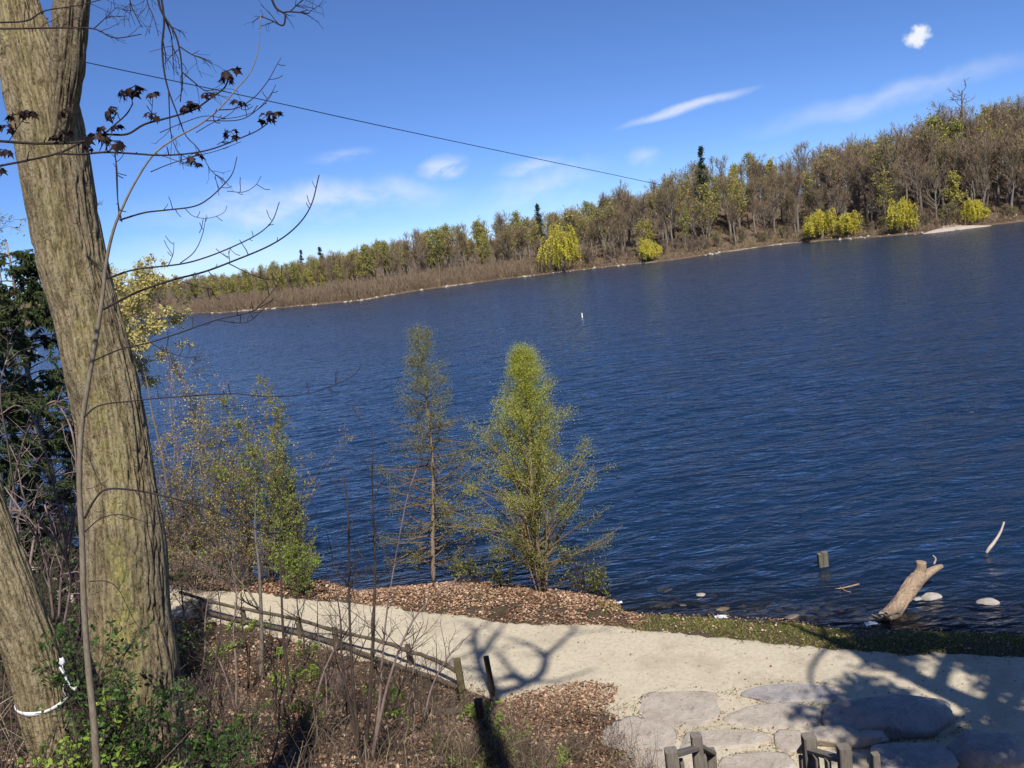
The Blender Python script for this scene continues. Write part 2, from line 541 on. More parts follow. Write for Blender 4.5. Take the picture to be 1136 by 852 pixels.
def children(P, R, n, length, ang, k=4, t0=0.25, t1=1.0, trop=0.1, jit=0.15, rfac=0.6, tip=0.25, *, r, taperlen=0.5, rmax=None, planar=None):
    """grow n child branches from the parent polylines; returns child polylines and radii"""
    m, kp, _ = P.shape
    idx = r.integers(0, m, n)
    t = t0 + (t1 - t0) * r.random(n)
    x = t * (kp - 1)
    i = np.minimum(x.astype(int), kp - 2)
    f = (x - i)[:, None]
    p = P[idx, i] * (1 - f) + P[idx, i + 1] * f
    rad = R[idx, i] * (1 - f[:, 0]) + R[idx, i + 1] * f[:, 0]
    tan = norm(P[idx, i + 1] - P[idx, i])
    rnd = r.normal(size=(n, 3))
    if planar is not None:
        rnd = rnd * np.array(planar)
    side = norm(rnd - tan * (rnd * tan).sum(1, keepdims=True))
    a = np.radians(ang[0] + (ang[1] - ang[0]) * r.random(n))[:, None]
    d = norm(tan * np.cos(a) + side * np.sin(a))
    L = (length[0] + (length[1] - length[0]) * r.random(n)) * (1 - taperlen * t)
    out = np.empty((n, k, 3))
    out[:, 0] = p
    step = (L / (k - 1))[:, None]
    for q in range(1, k):
        d = norm(d + r.normal(size=(n, 3)) * jit + np.array([0, 0, trop]))
        out[:, q] = out[:, q - 1] + d * step
    r0 = rad * rfac
    if rmax is not None:
        r0 = np.minimum(r0, rmax)
    return out, r0[:, None] * np.linspace(1, tip, k)[None]


def along(P, n, r, t0=0.2):
    m, kp, _ = P.shape
    idx = r.integers(0, m, n)
    x = (t0 + (1 - t0) * r.random(n)) * (kp - 1)
    i = np.minimum(x.astype(int), kp - 2)
    f = (x - i)[:, None]
    return P[idx, i] * (1 - f) + P[idx, i + 1] * f


LEAF_RHOMB = (np.array([[0, 0, 0], [0.32, 0.45, 0.07], [0, 1, 0.0], [-0.32, 0.45, 0.07]]), np.array([[0, 1, 2, 3]]))
LEAF_CURL = (np.array([[0, 0, 0], [0.36, 0.3, 0.14], [0.30, 0.75, 0.16], [0, 1, 0.05], [-0.30, 0.75, 0.16], [-0.36, 0.3, 0.14], [0, 0.5, -0.02]]),
             np.array([[0, 1, 6], [1, 2, 6], [2, 3, 6], [3, 4, 6], [4, 5, 6], [5, 0, 6]]))
LEAF_SPRAY = (np.array([[0, 0, 0], [0.13, 0.4, 0.04], [0, 1, 0.0], [-0.13, 0.4, 0.04]]), np.array([[0, 1, 2, 3]]))
LEAF_OVAL = (np.array([[0, 0, 0], [0.26, 0.35, 0.05], [0.2, 0.75, 0.04], [0, 1, -0.05], [-0.2, 0.75, 0.04], [-0.26, 0.35, 0.05]]), np.array([[0, 1, 2, 3], [0, 3, 4, 5]]))


def frames_from(d, r):
    """rotation matrices whose Y axis is d, spun at random"""
    d = norm(d)
    rnd = r.normal(size=d.shape)
    x = norm(np.cross(d, rnd))
    z = np.cross(x, d)
    return np.stack([x, d, z], -1)


def scatter(G, tmpl, pos, Rm, size, mat=0, smooth=False):
    V, F = tmpl
    n = len(pos)
    if n == 0:
        return
    W_ = np.einsum('nij,vj->nvi', Rm, V) * np.asarray(size).reshape(-1, 1, 1) + pos[:, None]
    FF = (F[None] + (np.arange(n) * len(V))[:, None, None]).reshape(-1, F.shape[1])
    G.add(W_.reshape(-1, 3), FF, mat, smooth)


def rand_leaves(G, pts, size, r, mat=0, tmpl=LEAF_RHOMB, droop=0.0, spread=0.0):
    n = len(pts)
    if spread:
        pts = pts + r.normal(size=(n, 3)) * spread
    d = r.normal(size=(n, 3)) + np.array([0, 0, -droop])
    scatter(G, tmpl, pts, frames_from(d, r), size[0] + (size[1] - size[0]) * r.random(n), mat)


def icosphere(sub):
    import bmesh
    bm = bmesh.new()
    bmesh.ops.create_icosphere(bm, subdivisions=sub, radius=1.0)
    V = np.array([v.co[:] for v in bm.verts])
    F = np.array([[v.index for v in f.verts] for f in bm.faces])
    bm.free()
    return V, F


ICO1, ICO2, ICO3, ICO4 = icosphere(1), icosphere(2), icosphere(3), icosphere(4)


def box_geo(G, c, sx, sy, sz, Rm=None, mat=0, bev=0.12):
    """box with chamfered long edges (8-gon section along z)"""
    b = min(sx, sy) * bev
    x, y = sx / 2, sy / 2
    ring = np.array([[x - b, -y], [x, -y + b], [x, y - b], [x - b, y], [-x + b, y], [-x, y - b], [-x, -y + b], [-x + b, -y]])
    V = np.vstack([np.c_[ring, np.full(8, -sz / 2)], np.c_[ring, np.full(8, sz / 2)]])
    if Rm is not None:
        V = V @ np.asarray(Rm).T
    V = V + np.asarray(c)
    j = np.arange(8); j2 = (j + 1) % 8
    off = G.n
    G.add(V, np.stack([j, j2, j2 + 8, j + 8], -1), mat, False)
    G.F.append((np.array([[8, 9, 10, 11, 12, 13, 14, 15], [7, 6, 5, 4, 3, 2, 1, 0]]) + off, mat, False))
    return G


def beam(G, p0, p1, w, h, mat=0):
    p0, p1 = np.asarray(p0, float), np.asarray(p1, float)
    d = p1 - p0
    L = np.linalg.norm(d)
    z = d / L
    upv = np.array([0, 0, 1.0]) if abs(z[2]) < 0.9 else np.array([0, 1.0, 0])
    x = np.cross(upv, z); x /= np.linalg.norm(x)
    y = np.cross(z, x)
    return box_geo(G, (p0 + p1) / 2, w, h, L, np.stack([x, y, z], -1), mat)


# ---------------------------------------------------------------- terrain
def edge_line(left, pts, z, right):
    return np.array(left + [tuple(atz(x, y, z)[:2]) for x, y in pts] + right, float)


SHORE = edge_line([(-300, 130), (-60, 62), (-30, 46), (-18, 31.5)], [(225, 640), (330, 645), (360, 646), (400, 657), (440, 652), (520, 645), (560, 649), (600, 654), (655, 660), (683, 668), (690, 681), (780, 684), (870, 689), (920, 697), (960, 698), (1136, 703)], 0.0, [(14, 13.2), (30, 4), (300, -120)])
PATHFAR = edge_line([(-300, 126), (-60, 58), (-30, 41), (-18, 28.6)], [(190, 650), (300, 660), (430, 673), (560, 690), (680, 694), (860, 713), (1000, 723), (1136, 728)], 0.5, [(14, 11.4), (30, 2), (300, -125)])
PATHNEAR = np.array([(-300, 120), (-60, 54), (-30, 37), (-18, 26), (-8.7, 21.2), (-7.6, 20.5), (-5.1, 18.6), (-2.9, 16.9), (-1.2, 15.5), (-.3, 15.0), (.5, 14.75), (1.0, 14.2), (1.3, 12.6), (2, 9.6), (3.2, 8.6), (6, 8.2), (9, 7.5), (14, 5.5), (30, -2), (300, -130)], float)


def shore_y(x): return np.interp(x, SHORE[:, 0], SHORE[:, 1])
def far_y(x): return np.interp(x, PATHFAR[:, 0], PATHFAR[:, 1])
def near_y(x): return np.interp(x, PATHNEAR[:, 0], PATHNEAR[:, 1])


def ground_z(x, y):
    x = np.asarray(x, float); y = np.asarray(y, float)
    ny, fy, sy = near_y(x), far_y(x), shore_y(x)
    s = (ny - y) * 0.914
    bank_l = np.interp(s, [-1, 0, .6, 5, 9.5, 13, 40], [.5, .52, .62, 2.2, 4.5, 7.2, 7.6])
    bank_r = np.interp(s, [-1, 0, .6, 1.6, 3.6, 7.6, 40], [.5, .5, .58, 1.0, 2.8, 6.9, 7.6])
    w = np.clip((x - 0.3) / 1.2, 0, 1)
    bank = bank_l * (1 - w) + bank_r * w
    u = np.clip((y - fy) / np.maximum(sy - fy, 0.2), 0, 1)
    hump = np.exp(-((x + 0.9) / 2.0) ** 2) * 0.12
    bench = 0.5 - 0.5 * u ** 1.6 + hump * np.sin(u * math.pi)
    bed = -np.minimum((y - sy) * 0.13, 3.0) - 0.02
    z = np.where(y < ny, bank, np.where(y < fy, 0.5, np.where(y < sy, bench, bed)))
    r2 = (x + 3.2) ** 2 + (y - 4.9) ** 2
    z = z + 0.4 * np.exp(-r2 / 4.0)
    z = np.where(y < ny, np.maximum(np.minimum(z, 7.75 - 0.74 * np.maximum(y, 0) + 4.0 * np.clip((0.6 - x) / 1.6, 0, 1)), np.minimum(z, .5)), z)
    amp = np.where(y < ny, np.clip(s, 0, 1.5) / 1.5 * 0.22, 0.03)
    z = z + amp * (fbm(P3(x * .7, y * .7, 3.1), 4, 5) - 0.5) * 1.4
    return z


def gz(x, y): return float(ground_z(np.array([x]), np.array([y]))[0])


def on_ground(px, py, it=40):
    """where the sight line through a pixel meets the near ground"""
    r = ray(px, py)
    t = np.linspace(2, 60, 3000)
    p = np.array([0, 0, EYE])[None] + r[None] * t[:, None]
    below = p[:, 2] < ground_z(p[:, 0], p[:, 1])
    i = int(np.argmax(below)) if below.any() else len(t) - 1
    return p[i]


def graded(lo, hi, step, lo2, hi2, growth):
    a = list(np.arange(lo, hi + 1e-6, step))
    s, x = step, hi
    up_ = []
    while x < hi2:
        s *= growth; x += s; up_.append(x)
    s, x = step, lo
    dn = []
    while x > lo2:
        s *= growth; x -= s; dn.append(x)
    return np.array(dn[::-1] + a + up_)


def grid_mesh(xs, ys, Z):
    nx, ny = len(xs), len(ys)
    X, Y = np.meshgrid(xs, ys)
    V = np.stack([X, Y, Z], -1).reshape(-1, 3)
    i = np.arange(ny - 1)[:, None] * nx
    j = np.arange(nx - 1)[None]
    F = np.stack([i + j, i + j + 1, i + nx + j + 1, i + nx + j], -1).reshape(-1, 4)
    return V, F


def ground_mat():
    m, T = material("bank_soil")
    tc = T.n("ShaderNodeTexCoord").outputs["Object"]
    n1 = T.noise(tc, 2.2, 6, 0.65)
    n2 = T.noise(tc, 24, 5, 0.7)
    n3 = T.noise(tc, 90, 3, 0.7)
    z = T.n("ShaderNodeSeparateXYZ", {0: tc}).outputs[2]
    soil = T.ramp(n2.outputs[0], [(0.3, (.05, .034, .022)), (0.5, (.115, .08, .055)), (0.7, (.21, .15, .105))])
    soil = T.mix(T.math('MULTIPLY', T.smooth(n1.outputs[0], 0.5, 0.7), 0.5), soil, (.07, .075, .03))
    bed = T.ramp(n2.outputs[0], [(0.3, (.03, .025, .016)), (0.55, (.085, .07, .045)), (0.75, (.17, .145, .10))])
    col = T.mix(T.smooth(z, 0.10, -0.03), soil, bed)
    h = T.math('ADD', n2.outputs[0], T.math('MULTIPLY', n3.outputs[0], 0.4))
    finish(T, col, 0.92, bump(T, h, 0.9, 0.05), 0.15)
    return m


xs = graded(-13, 11, 0.1, -1200, 1200, 1.12)
ys = graded(2, 27, 0.1, -400, 1500, 1.10)
X, Y = np.meshgrid(xs, ys)
V, F = grid_mesh(xs, ys, ground_z(X, Y))
link("ground", Geo().add(V, F).mesh("ground", [ground_mat()]), kind="structure")


# ---------------------------------------------------------------- gravel path
def path_mat():
    m, T = material("limestone_screenings")
    tc = T.n("ShaderNodeTexCoord").outputs["Object"]
    n1 = T.noise(tc, 0.9, 5, 0.6)
    n2 = T.noise(tc, 12, 6, 0.7)
    n3 = T.noise(tc, 160, 3, 0.8)
    n4 = T.noise(tc, 3.3, 6, 0.7)
    col = T.ramp(n2.outputs[0], [(0.28, (.45, .385, .28)), (0.5, (.565, .49, .365)), (0.72, (.635, .56, .43))])
    col = T.mix(T.math('MULTIPLY', T.smooth(n1.outputs[0], 0.48, 0.68), 0.45), col, (.36, .29, .21))
    col = T.mix(T.math('MULTIPLY', T.smooth(n4.outputs[0], 0.58, 0.72), 0.4), col, (.33, .27, .20))
    col = T.mix(T.math('MULTIPLY', T.smooth(n3.outputs[0], 0.62, 0.75), 0.5), col, (.62, .58, .5))
    col = T.mix(T.math('MULTIPLY', T.smooth(n3.outputs[0], 0.40, 0.28), 0.3), col, (.25, .20, .15))
    h = T.math('ADD', T.math('MULTIPLY', n2.outputs[0], 0.6), T.math('MULTIPLY', n3.outputs[0], 0.4))
    finish(T, col, 0.95, bump(T, h, 0.8, 0.025), 0.1)
    return m


pxs = graded(-13, 11, 0.07, -60, 40, 1.1)
nt_ = 80
t = np.linspace(0, 1, nt_)
X = np.repeat(pxs[None], nt_, 0)
en = 0.5 * (fbm(P3(pxs * 1.3, 0 * pxs, 1.0), 4, 11) - .5) + 0.22 * (fbm(P3(pxs * 7, 0 * pxs, 2.0), 3, 12) - .5)
ef = 0.35 * (fbm(P3(pxs * 1.1, 0 * pxs, 3.0), 4, 13) - .5) + 0.2 * (fbm(P3(pxs * 8, 0 * pxs, 4.0), 3, 14) - .5)
y0 = near_y(pxs) + 0.05 + en - 0.25 * np.clip((pxs - 1.5), 0, 1)
y1 = far_y(pxs) + ef
Y = y0[None] * (1 - t[:, None]) + y1[None] * t[:, None]
edge = np.minimum(t, 1 - t)[:, None]
Z = ground_z(X, Y) + 0.022 - 0.05 * np.exp(-edge / 0.012) + 0.02 * (fbm(P3(X * 2.5, Y * 2.5, 0), 4, 21) - .5)
Vp = np.stack([X, Y, Z], -1).reshape(-1, 3)
i = np.arange(nt_ - 1)[:, None] * len(pxs); j = np.arange(len(pxs) - 1)[None]
Fp = np.stack([i + j, i + j + 1, i + len(pxs) + j + 1, i + len(pxs) + j], -1).reshape(-1, 4)
link("path", Geo().add(Vp, Fp).mesh("path", [path_mat()]), kind="structure")


# ---------------------------------------------------------------- water
def water_mat():
    m, T = material("lake_water")
    tc = T.n("ShaderNodeTexCoord").outputs["Object"]
    rot = T.n("ShaderNodeMapping", {"Vector": tc, "Rotation": (0, 0, math.radians(-14)), "Scale": (0.45, 1.0, 1.0)}).outputs[0]
    w1 = T.noise(rot, 1.5, 3, 0.6, 0.5)
    w2 = T.noise(rot, 3.2, 4, 0.6, 0.3)
    w3 = T.noise(rot, 9.0, 3, 0.6)
    gust = T.noise(tc, 0.03, 3, 0.5)
    w0 = T.noise(T.n("ShaderNodeMapping", {"Vector": tc, "Rotation": (0, 0, math.radians(-8)), "Scale": (0.5, 1.0, 1.0)}).outputs[0], 0.42, 4, 0.6, 0.6)
    h = T.math('ADD', T.math('ADD', T.math('MULTIPLY', w0.outputs[0], 0.85), T.math('MULTIPLY', w1.outputs[0], 0.50)), T.math('ADD', T.math('MULTIPLY', w2.outputs[0], 0.17), T.math('MULTIPLY', w3.outputs[0], 0.025)))
    nrm = T.n("ShaderNodeBump", {"Height": h, "Strength": T.math('ADD', 0.75, T.math('MULTIPLY', gust.outputs[0], 0.5)), "Distance": 0.45}).outputs[0]
    depth = T.n("ShaderNodeAttribute", attribute_name="depth").outputs["Fac"]
    murk = T.math('SUBTRACT', 1.0, T.math('POWER', 2.718, T.math('MULTIPLY', depth, -2.6)))
    clear = T.n("ShaderNodeBsdfTransparent", {"Color": (.62, .60, .48, 1)})
    deep = T.n("ShaderNodeBsdfDiffuse", {"Color": (.007, .022, .054, 1)})
    body = T.n("ShaderNodeMixShader", {0: murk, 1: clear.outputs[0], 2: deep.outputs[0]})
    gl = T.n("ShaderNodeBsdfGlossy", {"Color": (1, 1, 1, 1), "Roughness": 0.19, "Normal": nrm})
    fr = T.n("ShaderNodeFresnel", {"IOR": 1.333, "Normal": nrm})
    mx = T.n("ShaderNodeMixShader", {0: fr.outputs[0], 1: body.outputs[0], 2: gl.outputs[0]})
    T.n("ShaderNodeOutputMaterial", {"Surface": mx.outputs[0]})
    return m


wx = graded(-26, 30, 0.18, -900, 900, 1.07)
wy = graded(13, 60, 0.15, -100, 1200, 1.035)
X, Y = np.meshgrid(wx, wy)
fade = np.clip((105 - np.hypot(X, Y)) / 75, 0, 1)
shal = np.clip(-ground_z(X, Y) / 0.35, 0.25, 1)
dirx, diry = math.sin(math.radians(-14)), math.cos(math.radians(14))
wz = np.zeros_like(X)
for q in range(9):
    a = math.radians(-14 + rng.normal() * 14)
    L = 0.45 + 0.10 * q + 0.12 * rng.random()
    ph = rng.random() * 6.28
    am = 0.0072 * L
    wob = 1.5 * (fbm(P3(X * .12, Y * .12, q * 3.3), 2, 40 + q) - .5) * 6.28 / max(L, .8)
    c = np.cos((X * math.sin(a) + Y * math.cos(a)) * 6.283 / L + ph + wob)
    env = 0.3 + 1.3 * fbm(P3(X * .22, Y * .35, q * 1.7), 2, 60 + q)
    wz += am * env * (c + 0.25 * np.cos(2 * ((X * math.sin(a) + Y * math.cos(a)) * 6.283 / L + ph + wob)))
wz = wz * fade * shal
V, F = grid_mesh(wx, wy, wz)
me = Geo().add(V, F).mesh("lake_water", [water_mat()])
at = me.attributes.new("depth", 'FLOAT', 'POINT')
at.data.foreach_set("value", np.maximum(-ground_z(X, Y), 0).ravel())
link("lake_water", me, kind="structure")

# ---------------------------------------------------------------- far shore and wooded hillside
WL = np.array([(-400, 400), (0, 364), (100, 357), (135, 352), (200, 349), (226, 347.5), (240, 348), (300, 343), (400, 334), (470, 322), (560, 310), (620, 303), (680, 296), (740, 290), (800, 281),
               (870, 271), (950, 265), (1030, 259), (1136, 246), (1300, 228), (1700, 175)], float)
SKYL = np.array([(-400, 360), (0, 326), (135, 311), (200, 304), (240, 300), (300, 293), (350, 283), (400, 270), (470, 250), (560, 232), (620, 232), (655, 222), (680, 207), (740, 190), (800, 163),
                 (880, 158), (950, 140), (1000, 124), (1050, 110), (1136, 98), (1300, 80), (1700, 60)], float)
TH = np.array([(-400, 7), (135, 6.5), (235, 7.5), (300, 8.5), (400, 9.8), (470, 11), (620, 12), (740, 12.5), (900, 14.5), (1136, 17), (1700, 17)], float)
PXS = np.concatenate([np.arange(-300, 60, 12.0), np.arange(60, 1240, 4.0), np.arange(1240, 1640, 14.0)])
SP = np.array([atz(p, np.interp(p, WL[:, 0], WL[:, 1]), 0.0) for p in PXS])       # shoreline points
DIST = np.hypot(SP[:, 0], SP[:, 1])
DIRV = SP[:, :2] / DIST[:, None]


def crest(p):
    wl = np.interp(p, WL[:, 0], WL[:, 1]); sk = np.interp(p, SKYL[:, 0], SKYL[:, 1])
    d = np.linalg.norm(atz(p, wl, 0.0)[:2]) + 42
    r = ray(p, sk)
    ztop = EYE + r[2] / np.hypot(r[0], r[1]) * d
    return max(ztop - np.interp(p, TH[:, 0], TH[:, 1]), 0.8)


CR = np.array([crest(p) for p in PXS])
CR = np.convolve(np.pad(CR, 4, mode='edge'), np.ones(9) / 9, mode='valid')


def hill_h(off, cr):
    return np.interp(off, [-6, -0.4, 0, 1.2, 3], [-1.6, -.15, 0.02, .28, .45]) + cr * np.clip((off - 3) / 42, 0, 1) ** 0.9 + np.clip(off - 60, 0, 400) * 0.007


def hill_point(p, off):
    i = np.interp(p, PXS, np.arange(len(PXS)))
    k = int(min(max(math.floor(i), 0), len(PXS) - 2)); f = i - k
    d = DIST[k] * (1 - f) + DIST[k + 1] * f
    dv = DIRV[k] * (1 - f) + DIRV[k + 1] * f
    dv = dv / np.linalg.norm(dv)
    cr = CR[k] * (1 - f) + CR[k + 1] * f
    xy = dv * (d + off)
    return np.array([xy[0], xy[1], hill_h(off, cr)])


def hill_mat():
    m, T = material("hillside_leaf_floor")
    tc = T.n("ShaderNodeTexCoord").outputs["Object"]
    n1 = T.noise(tc, 0.12, 5, 0.6)
    n2 = T.noise(tc, 1.4, 5, 0.7)
    z = T.n("ShaderNodeSeparateXYZ", {0: tc}).outputs[2]
    col = T.ramp(n2.outputs[0], [(0.3, (.085, .06, .042)), (0.55, (.17, .12, .085)), (0.75, (.25, .18, .125))])
    col = T.mix(T.math('MULTIPLY', T.smooth(n1.outputs[0], 0.5, 0.65), 0.5), col, (.12, .12, .05))
    sand = T.ramp(n2.outputs[0], [(0.3, (.25, .20, .15)), (0.6, (.42, .35, .28))])
    col = T.mix(T.math('MULTIPLY', T.smooth(z, 0.34, 0.14), T.smooth(T.noise(tc, 0.09, 4, 0.7).outputs[0], 0.5, 0.62)), col, sand)
    col = T.mix(T.smooth(z, 0.10, 0.0), col, (.05, .04, .03))
    finish(T, col, 0.95, bump(T, n2.outputs[0], 0.8, 0.3), 0.1)
    return m


offs = np.array([-8, -4, -2, -1, -.4, 0, .4, .8, 1.3, 2, 3, 5, 8, 12, 16, 20, 25, 30, 36, 42, 50, 60, 80, 120, 200, 400.0])
V = []
for k in range(len(PXS)):
    wob = 2.0 * (fbm(P3(PXS[k] * .05, 0, 0), 3, 31) - .5)
    for o in offs:
        xy = DIRV[k] * (DIST[k] + o + wob * (1 if o < 3 else 0))
        z = hill_h(o, CR[k]) + (0.6 * (float(fbm(P3(xy[0] * .15, xy[1] * .15, 0), 3, 33)) - .5) * (1 if o > 3 else .15))
        V.append((xy[0], xy[1], z))
no = len(offs)
i = np.arange(len(PXS) - 1)[:, None] * no; j = np.arange(no - 1)[None]
F = np.stack([i + j, i + no + j, i + no + j + 1, i + j + 1], -1).reshape(-1, 4)
link("hillside", Geo().add(V, F).mesh("hillside", [hill_mat()]), kind="structure")


# ---------------------------------------------------------------- far tree kinds
def far_tree(seed, h=12.0, spread=0.42, fork=0.35, nb=26, ntw=520, leaf=None, nleaf=0, lsize=(.2, .42), lean=0.3, upright=0.25, twig=0, w=0.026, stems=1, ang=(25, 60)):
    """a leafless or budding forest tree: (trunk geometry, crown geometry)"""
    r = np.random.default_rng(seed)
    G, C = Geo(), Geo()
    Ps, Rs = [], []
    for sidx in range(stems):
        top = h * (0.86 if stems == 1 else 0.8 + .15 * r.random())
        k = 9
        tt = np.linspace(0, 1, k)
        off = np.cumsum(r.normal(size=(k, 2)) * lean * 0.35, axis=0)
        off -= off[0]
        if stems > 1:
            a = sidx * 6.28 / stems + r.random()
            off = off + np.outer(tt ** 0.8, [math.cos(a), math.sin(a)]) * h * 0.12
        P = np.c_[off, tt * top]
        R = (0.018 * h / max(stems ** .5, 1)) * (1 - tt) ** 0.8 + 0.03
        Ps.append(P); Rs.append(R)
        V, F = tubes(P[None], R[None], 7)
        G.add(V, F)
    P0, R0 = np.array(Ps), np.array(Rs)
    B1, Q1 = children(P0, R0, nb * stems, (h * spread * .8, h * spread * 1.35), ang, 6, fork, 0.98, upright, 0.16, 0.55, 0.25, r=r, taperlen=0.55)
    V, F = tubes(B1, np.maximum(Q1, .02), 4); C.add(V, F, 0)
    B2, Q2 = children(B1, Q1, nb * 5 * stems, (h * .12, h * .24), (22, 60), 4, 0.2, 1.0, upright * .8, 0.2, 0.6, 0.35, r=r)
    V, F = tubes(B2, np.maximum(Q2, .017), 3); C.add(V, F, 1)
    B3, Q3 = children(B2, Q2, ntw * stems, (h * .05, h * .13), (15, 55), 3, 0.15, 1.0, upright * .6, 0.2, 0.7, 0.5, r=r)
    V, F = tubes(B3, np.full(Q3.shape, w) * np.array([1, .8, .5]), 3); C.add(V, F, 1)
    if nleaf:
        rand_leaves(C, along(B3, nleaf, r), lsize, r, 2, spread=0.12)
    return G, C


def far_conifer(seed, h=13.0):
    r = np.random.default_rng(seed)
    G, C = Geo(), Geo()
    k = 10
    tt = np.linspace(0, 1, k)
    P = np.c_[np.cumsum(r.normal(size=(k, 2)) * .10, axis=0), tt * h]
    R = .16 * (1 - tt) + .03
    V, F = tubes(P[None], R[None], 6); G.add(V, F)
    n = 70
    hh = np.sort(r.random(n)) ** 0.9 * .86 + .13
    a = r.random(n) * 6.28
    L = (1 - hh) ** .85 * h * .19 * (0.25 + 1.1 * r.random(n)) + .12
    st = np.stack([np.interp(hh, tt, P[:, 0]), np.interp(hh, tt, P[:, 1]), hh * h], -1)
    d = np.stack([np.cos(a), np.sin(a), -.12 + .2 * r.random(n)], -1)
    B = st[:, None] + d[:, None] * (np.linspace(0, 1, 4)[None, :, None] * L[:, None, None])
    V, F = tubes(B, np.full((n, 4), .03), 3); C.add(V, F, 0)
    rand_leaves(C, along(B, 4200, r, .05), (.10, .28), r, 1, spread=.13, droop=.9)
    return G, C


def far_willow(seed, h=8.0, wd=3.2):
    """weeping willow in yellow spring leaf: long hanging strands"""
    r = np.random.default_rng(seed)
    G, C = Geo(), Geo()
    k = 6
    tt = np.linspace(0, 1, k)
    P = np.c_[np.cumsum(r.normal(size=(k, 2)) * .12, axis=0), tt * h * .6]
    R = .28 * (1 - .7 * tt)
    V, F = tubes(P[None], R[None], 8); G.add(V, F)
    B1, Q1 = children(P[None], R[None], 34, (wd * .6, wd * 1.25), (10, 80), 6, .3, 1, .13, .12, .5, .3, r=r, taperlen=.25)
    V, F = tubes(B1, Q1, 5); C.add(V, F, 0)
    B2, Q2 = children(B1, Q1, 150, (.8, 1.7), (20, 70), 4, .4, 1, .02, .2, .6, .4, r=r)
    V, F = tubes(B2, np.maximum(Q2, .014), 3); C.add(V, F, 0)
    st = along(B2, 420, r, .2)
    L = np.minimum((.22 + .62 * r.random(len(st)) ** 1.3) * st[:, 2], st[:, 2] - .15)
    kk = 7
    s = np.linspace(0, 1, kk)
    outw = norm(np.c_[st[:, :2], np.zeros(len(st))]) * (.25 + .35 * r.random((len(st), 1)))
    B = st[:, None] + outw[:, None] * (1 - (1 - s) ** 2)[None, :, None] + np.array([0, 0, -1.0]) * (s ** 1.2)[None, :, None] * L[:, None, None] + r.normal(size=(len(st), kk, 3)) * .04
    V, F = tubes(B, np.full((len(st), kk), .012), 3); C.add(V, F, 1)
    rand_leaves(C, along(B, 5600, r, 0), (.13, .30), r, 1, spread=.06, droop=2.2)
    rand_leaves(C, along(B2, 900, r, 0), (.16, .3), r, 1, spread=.12, droop=.8)
    return G, C


KINDS = {}


def kind(name, GC, mats_t, mats_c):
    KINDS[name] = (GC[0].mesh("trunk", mats_t), GC[1].mesh("crown", mats_c), GC)


bt, bt2, br = M['far_bark'], M['far_twig'], M['far_twig_red']
kind('oak0', far_tree(1, 13, .50, .28, 30, 620, ang=(35, 70)), [bt], [bt, bt2])
kind('oak1', far_tree(2, 12, .46, .30, 28, 620, ang=(30, 65)), [bt], [bt, br])
kind('tall0', far_tree(3, 14, .30, .35, 30, 560, upright=.4, ang=(20, 45)), [bt], [bt, bt2])
kind('tall1', far_tree(4, 14, .28, .40, 28, 560, upright=.45, ang=(18, 42)), [bt], [bt, br])
kind('multi0', far_tree(5, 11, .36, .25, 14, 300, stems=3, upright=.35), [bt], [bt, bt2])
kind('multi1', far_tree(6, 10, .38, .25, 12, 280, stems=4, upright=.3), [bt], [bt, br])
kind('bud0', far_tree(7, 12, .40, .25, 26, 420, M['bud'], 1100, upright=.3), [bt], [bt, bt2, M['bud']])
kind('bud1', far_tree(8, 11, .34, .25, 26, 420, M['bud'], 1500, upright=.3), [bt], [bt, bt2, M['budgreen']])
kind('bud2', far_tree(9, 12, .38, .3, 24, 420, M['bud'], 700, upright=.3, stems=2), [bt], [bt, bt2, M['bud']])
kind('green0', far_tree(10, 9, .38, .18, 28, 420, M['budgreen'], 2600, lsize=(.2, .42), upright=.25), [bt], [bt, bt2, M['budgreen']])
kind('lime0', far_tree(11, 9, .36, .18, 28, 420, M['bud'], 2600, lsize=(.2, .42), upright=.3), [bt], [bt, bt2, M['bud']])
kind('conifer0', far_conifer(12, 13), [bt], [bt, M['needle']])
kind('conifer1', far_conifer(13, 12), [bt], [bt, M['needle']])
for q, (hh, ww) in enumerate([(11, 3.6), (6, 2.7), (7.5, 3.0)]):
    kind('willow%d' % q, far_willow(20 + q, hh, ww), [bt], [bt, M['willow']])
kind('bush0', far_tree(14, 4, .5, .05, 9, 170, M['bud'], 500, lsize=(.1, .22), stems=5, w=.018), [bt], [bt, bt2, M['budgreen']])
kind('bush1', far_tree(15, 4, .5, .05, 9, 200, stems=5, w=.018), [bt], [bt, br])

DESC = {
    'oak': ("bare_tree", "spreading leafless grey brown tree in the wooded hillside across the lake", "spreading bare trees on the far hillside"),
    'tall': ("bare_tree", "tall narrow leafless tree in the wooded hillside across the lake", "tall narrow bare trees on the far hillside"),
    'multi': ("bare_tree", "leafless tree of several stems in the wooded hillside across the lake", "many stemmed bare trees on the far hillside"),
    'bud': ("budding_tree", "tree with thin yellow green spring buds in the wood across the lake", "budding trees on the far hillside"),
    'green': ("leafing_tree", "small tree in pale green new leaf in the wood across the lake", "small green leafing trees on the far hillside"),
    'lime': ("leafing_tree", "small tree in yellow new leaf in the wood across the lake", "small yellow leafing trees on the far hillside"),
    'bush': ("shrub", "low twiggy shrub at the foot of the far wooded shore", "shrubs along the far shore"),
    'conifer': ("conifer_tree", "", ""), 'willow': ("willow_tree", "", ""),
}


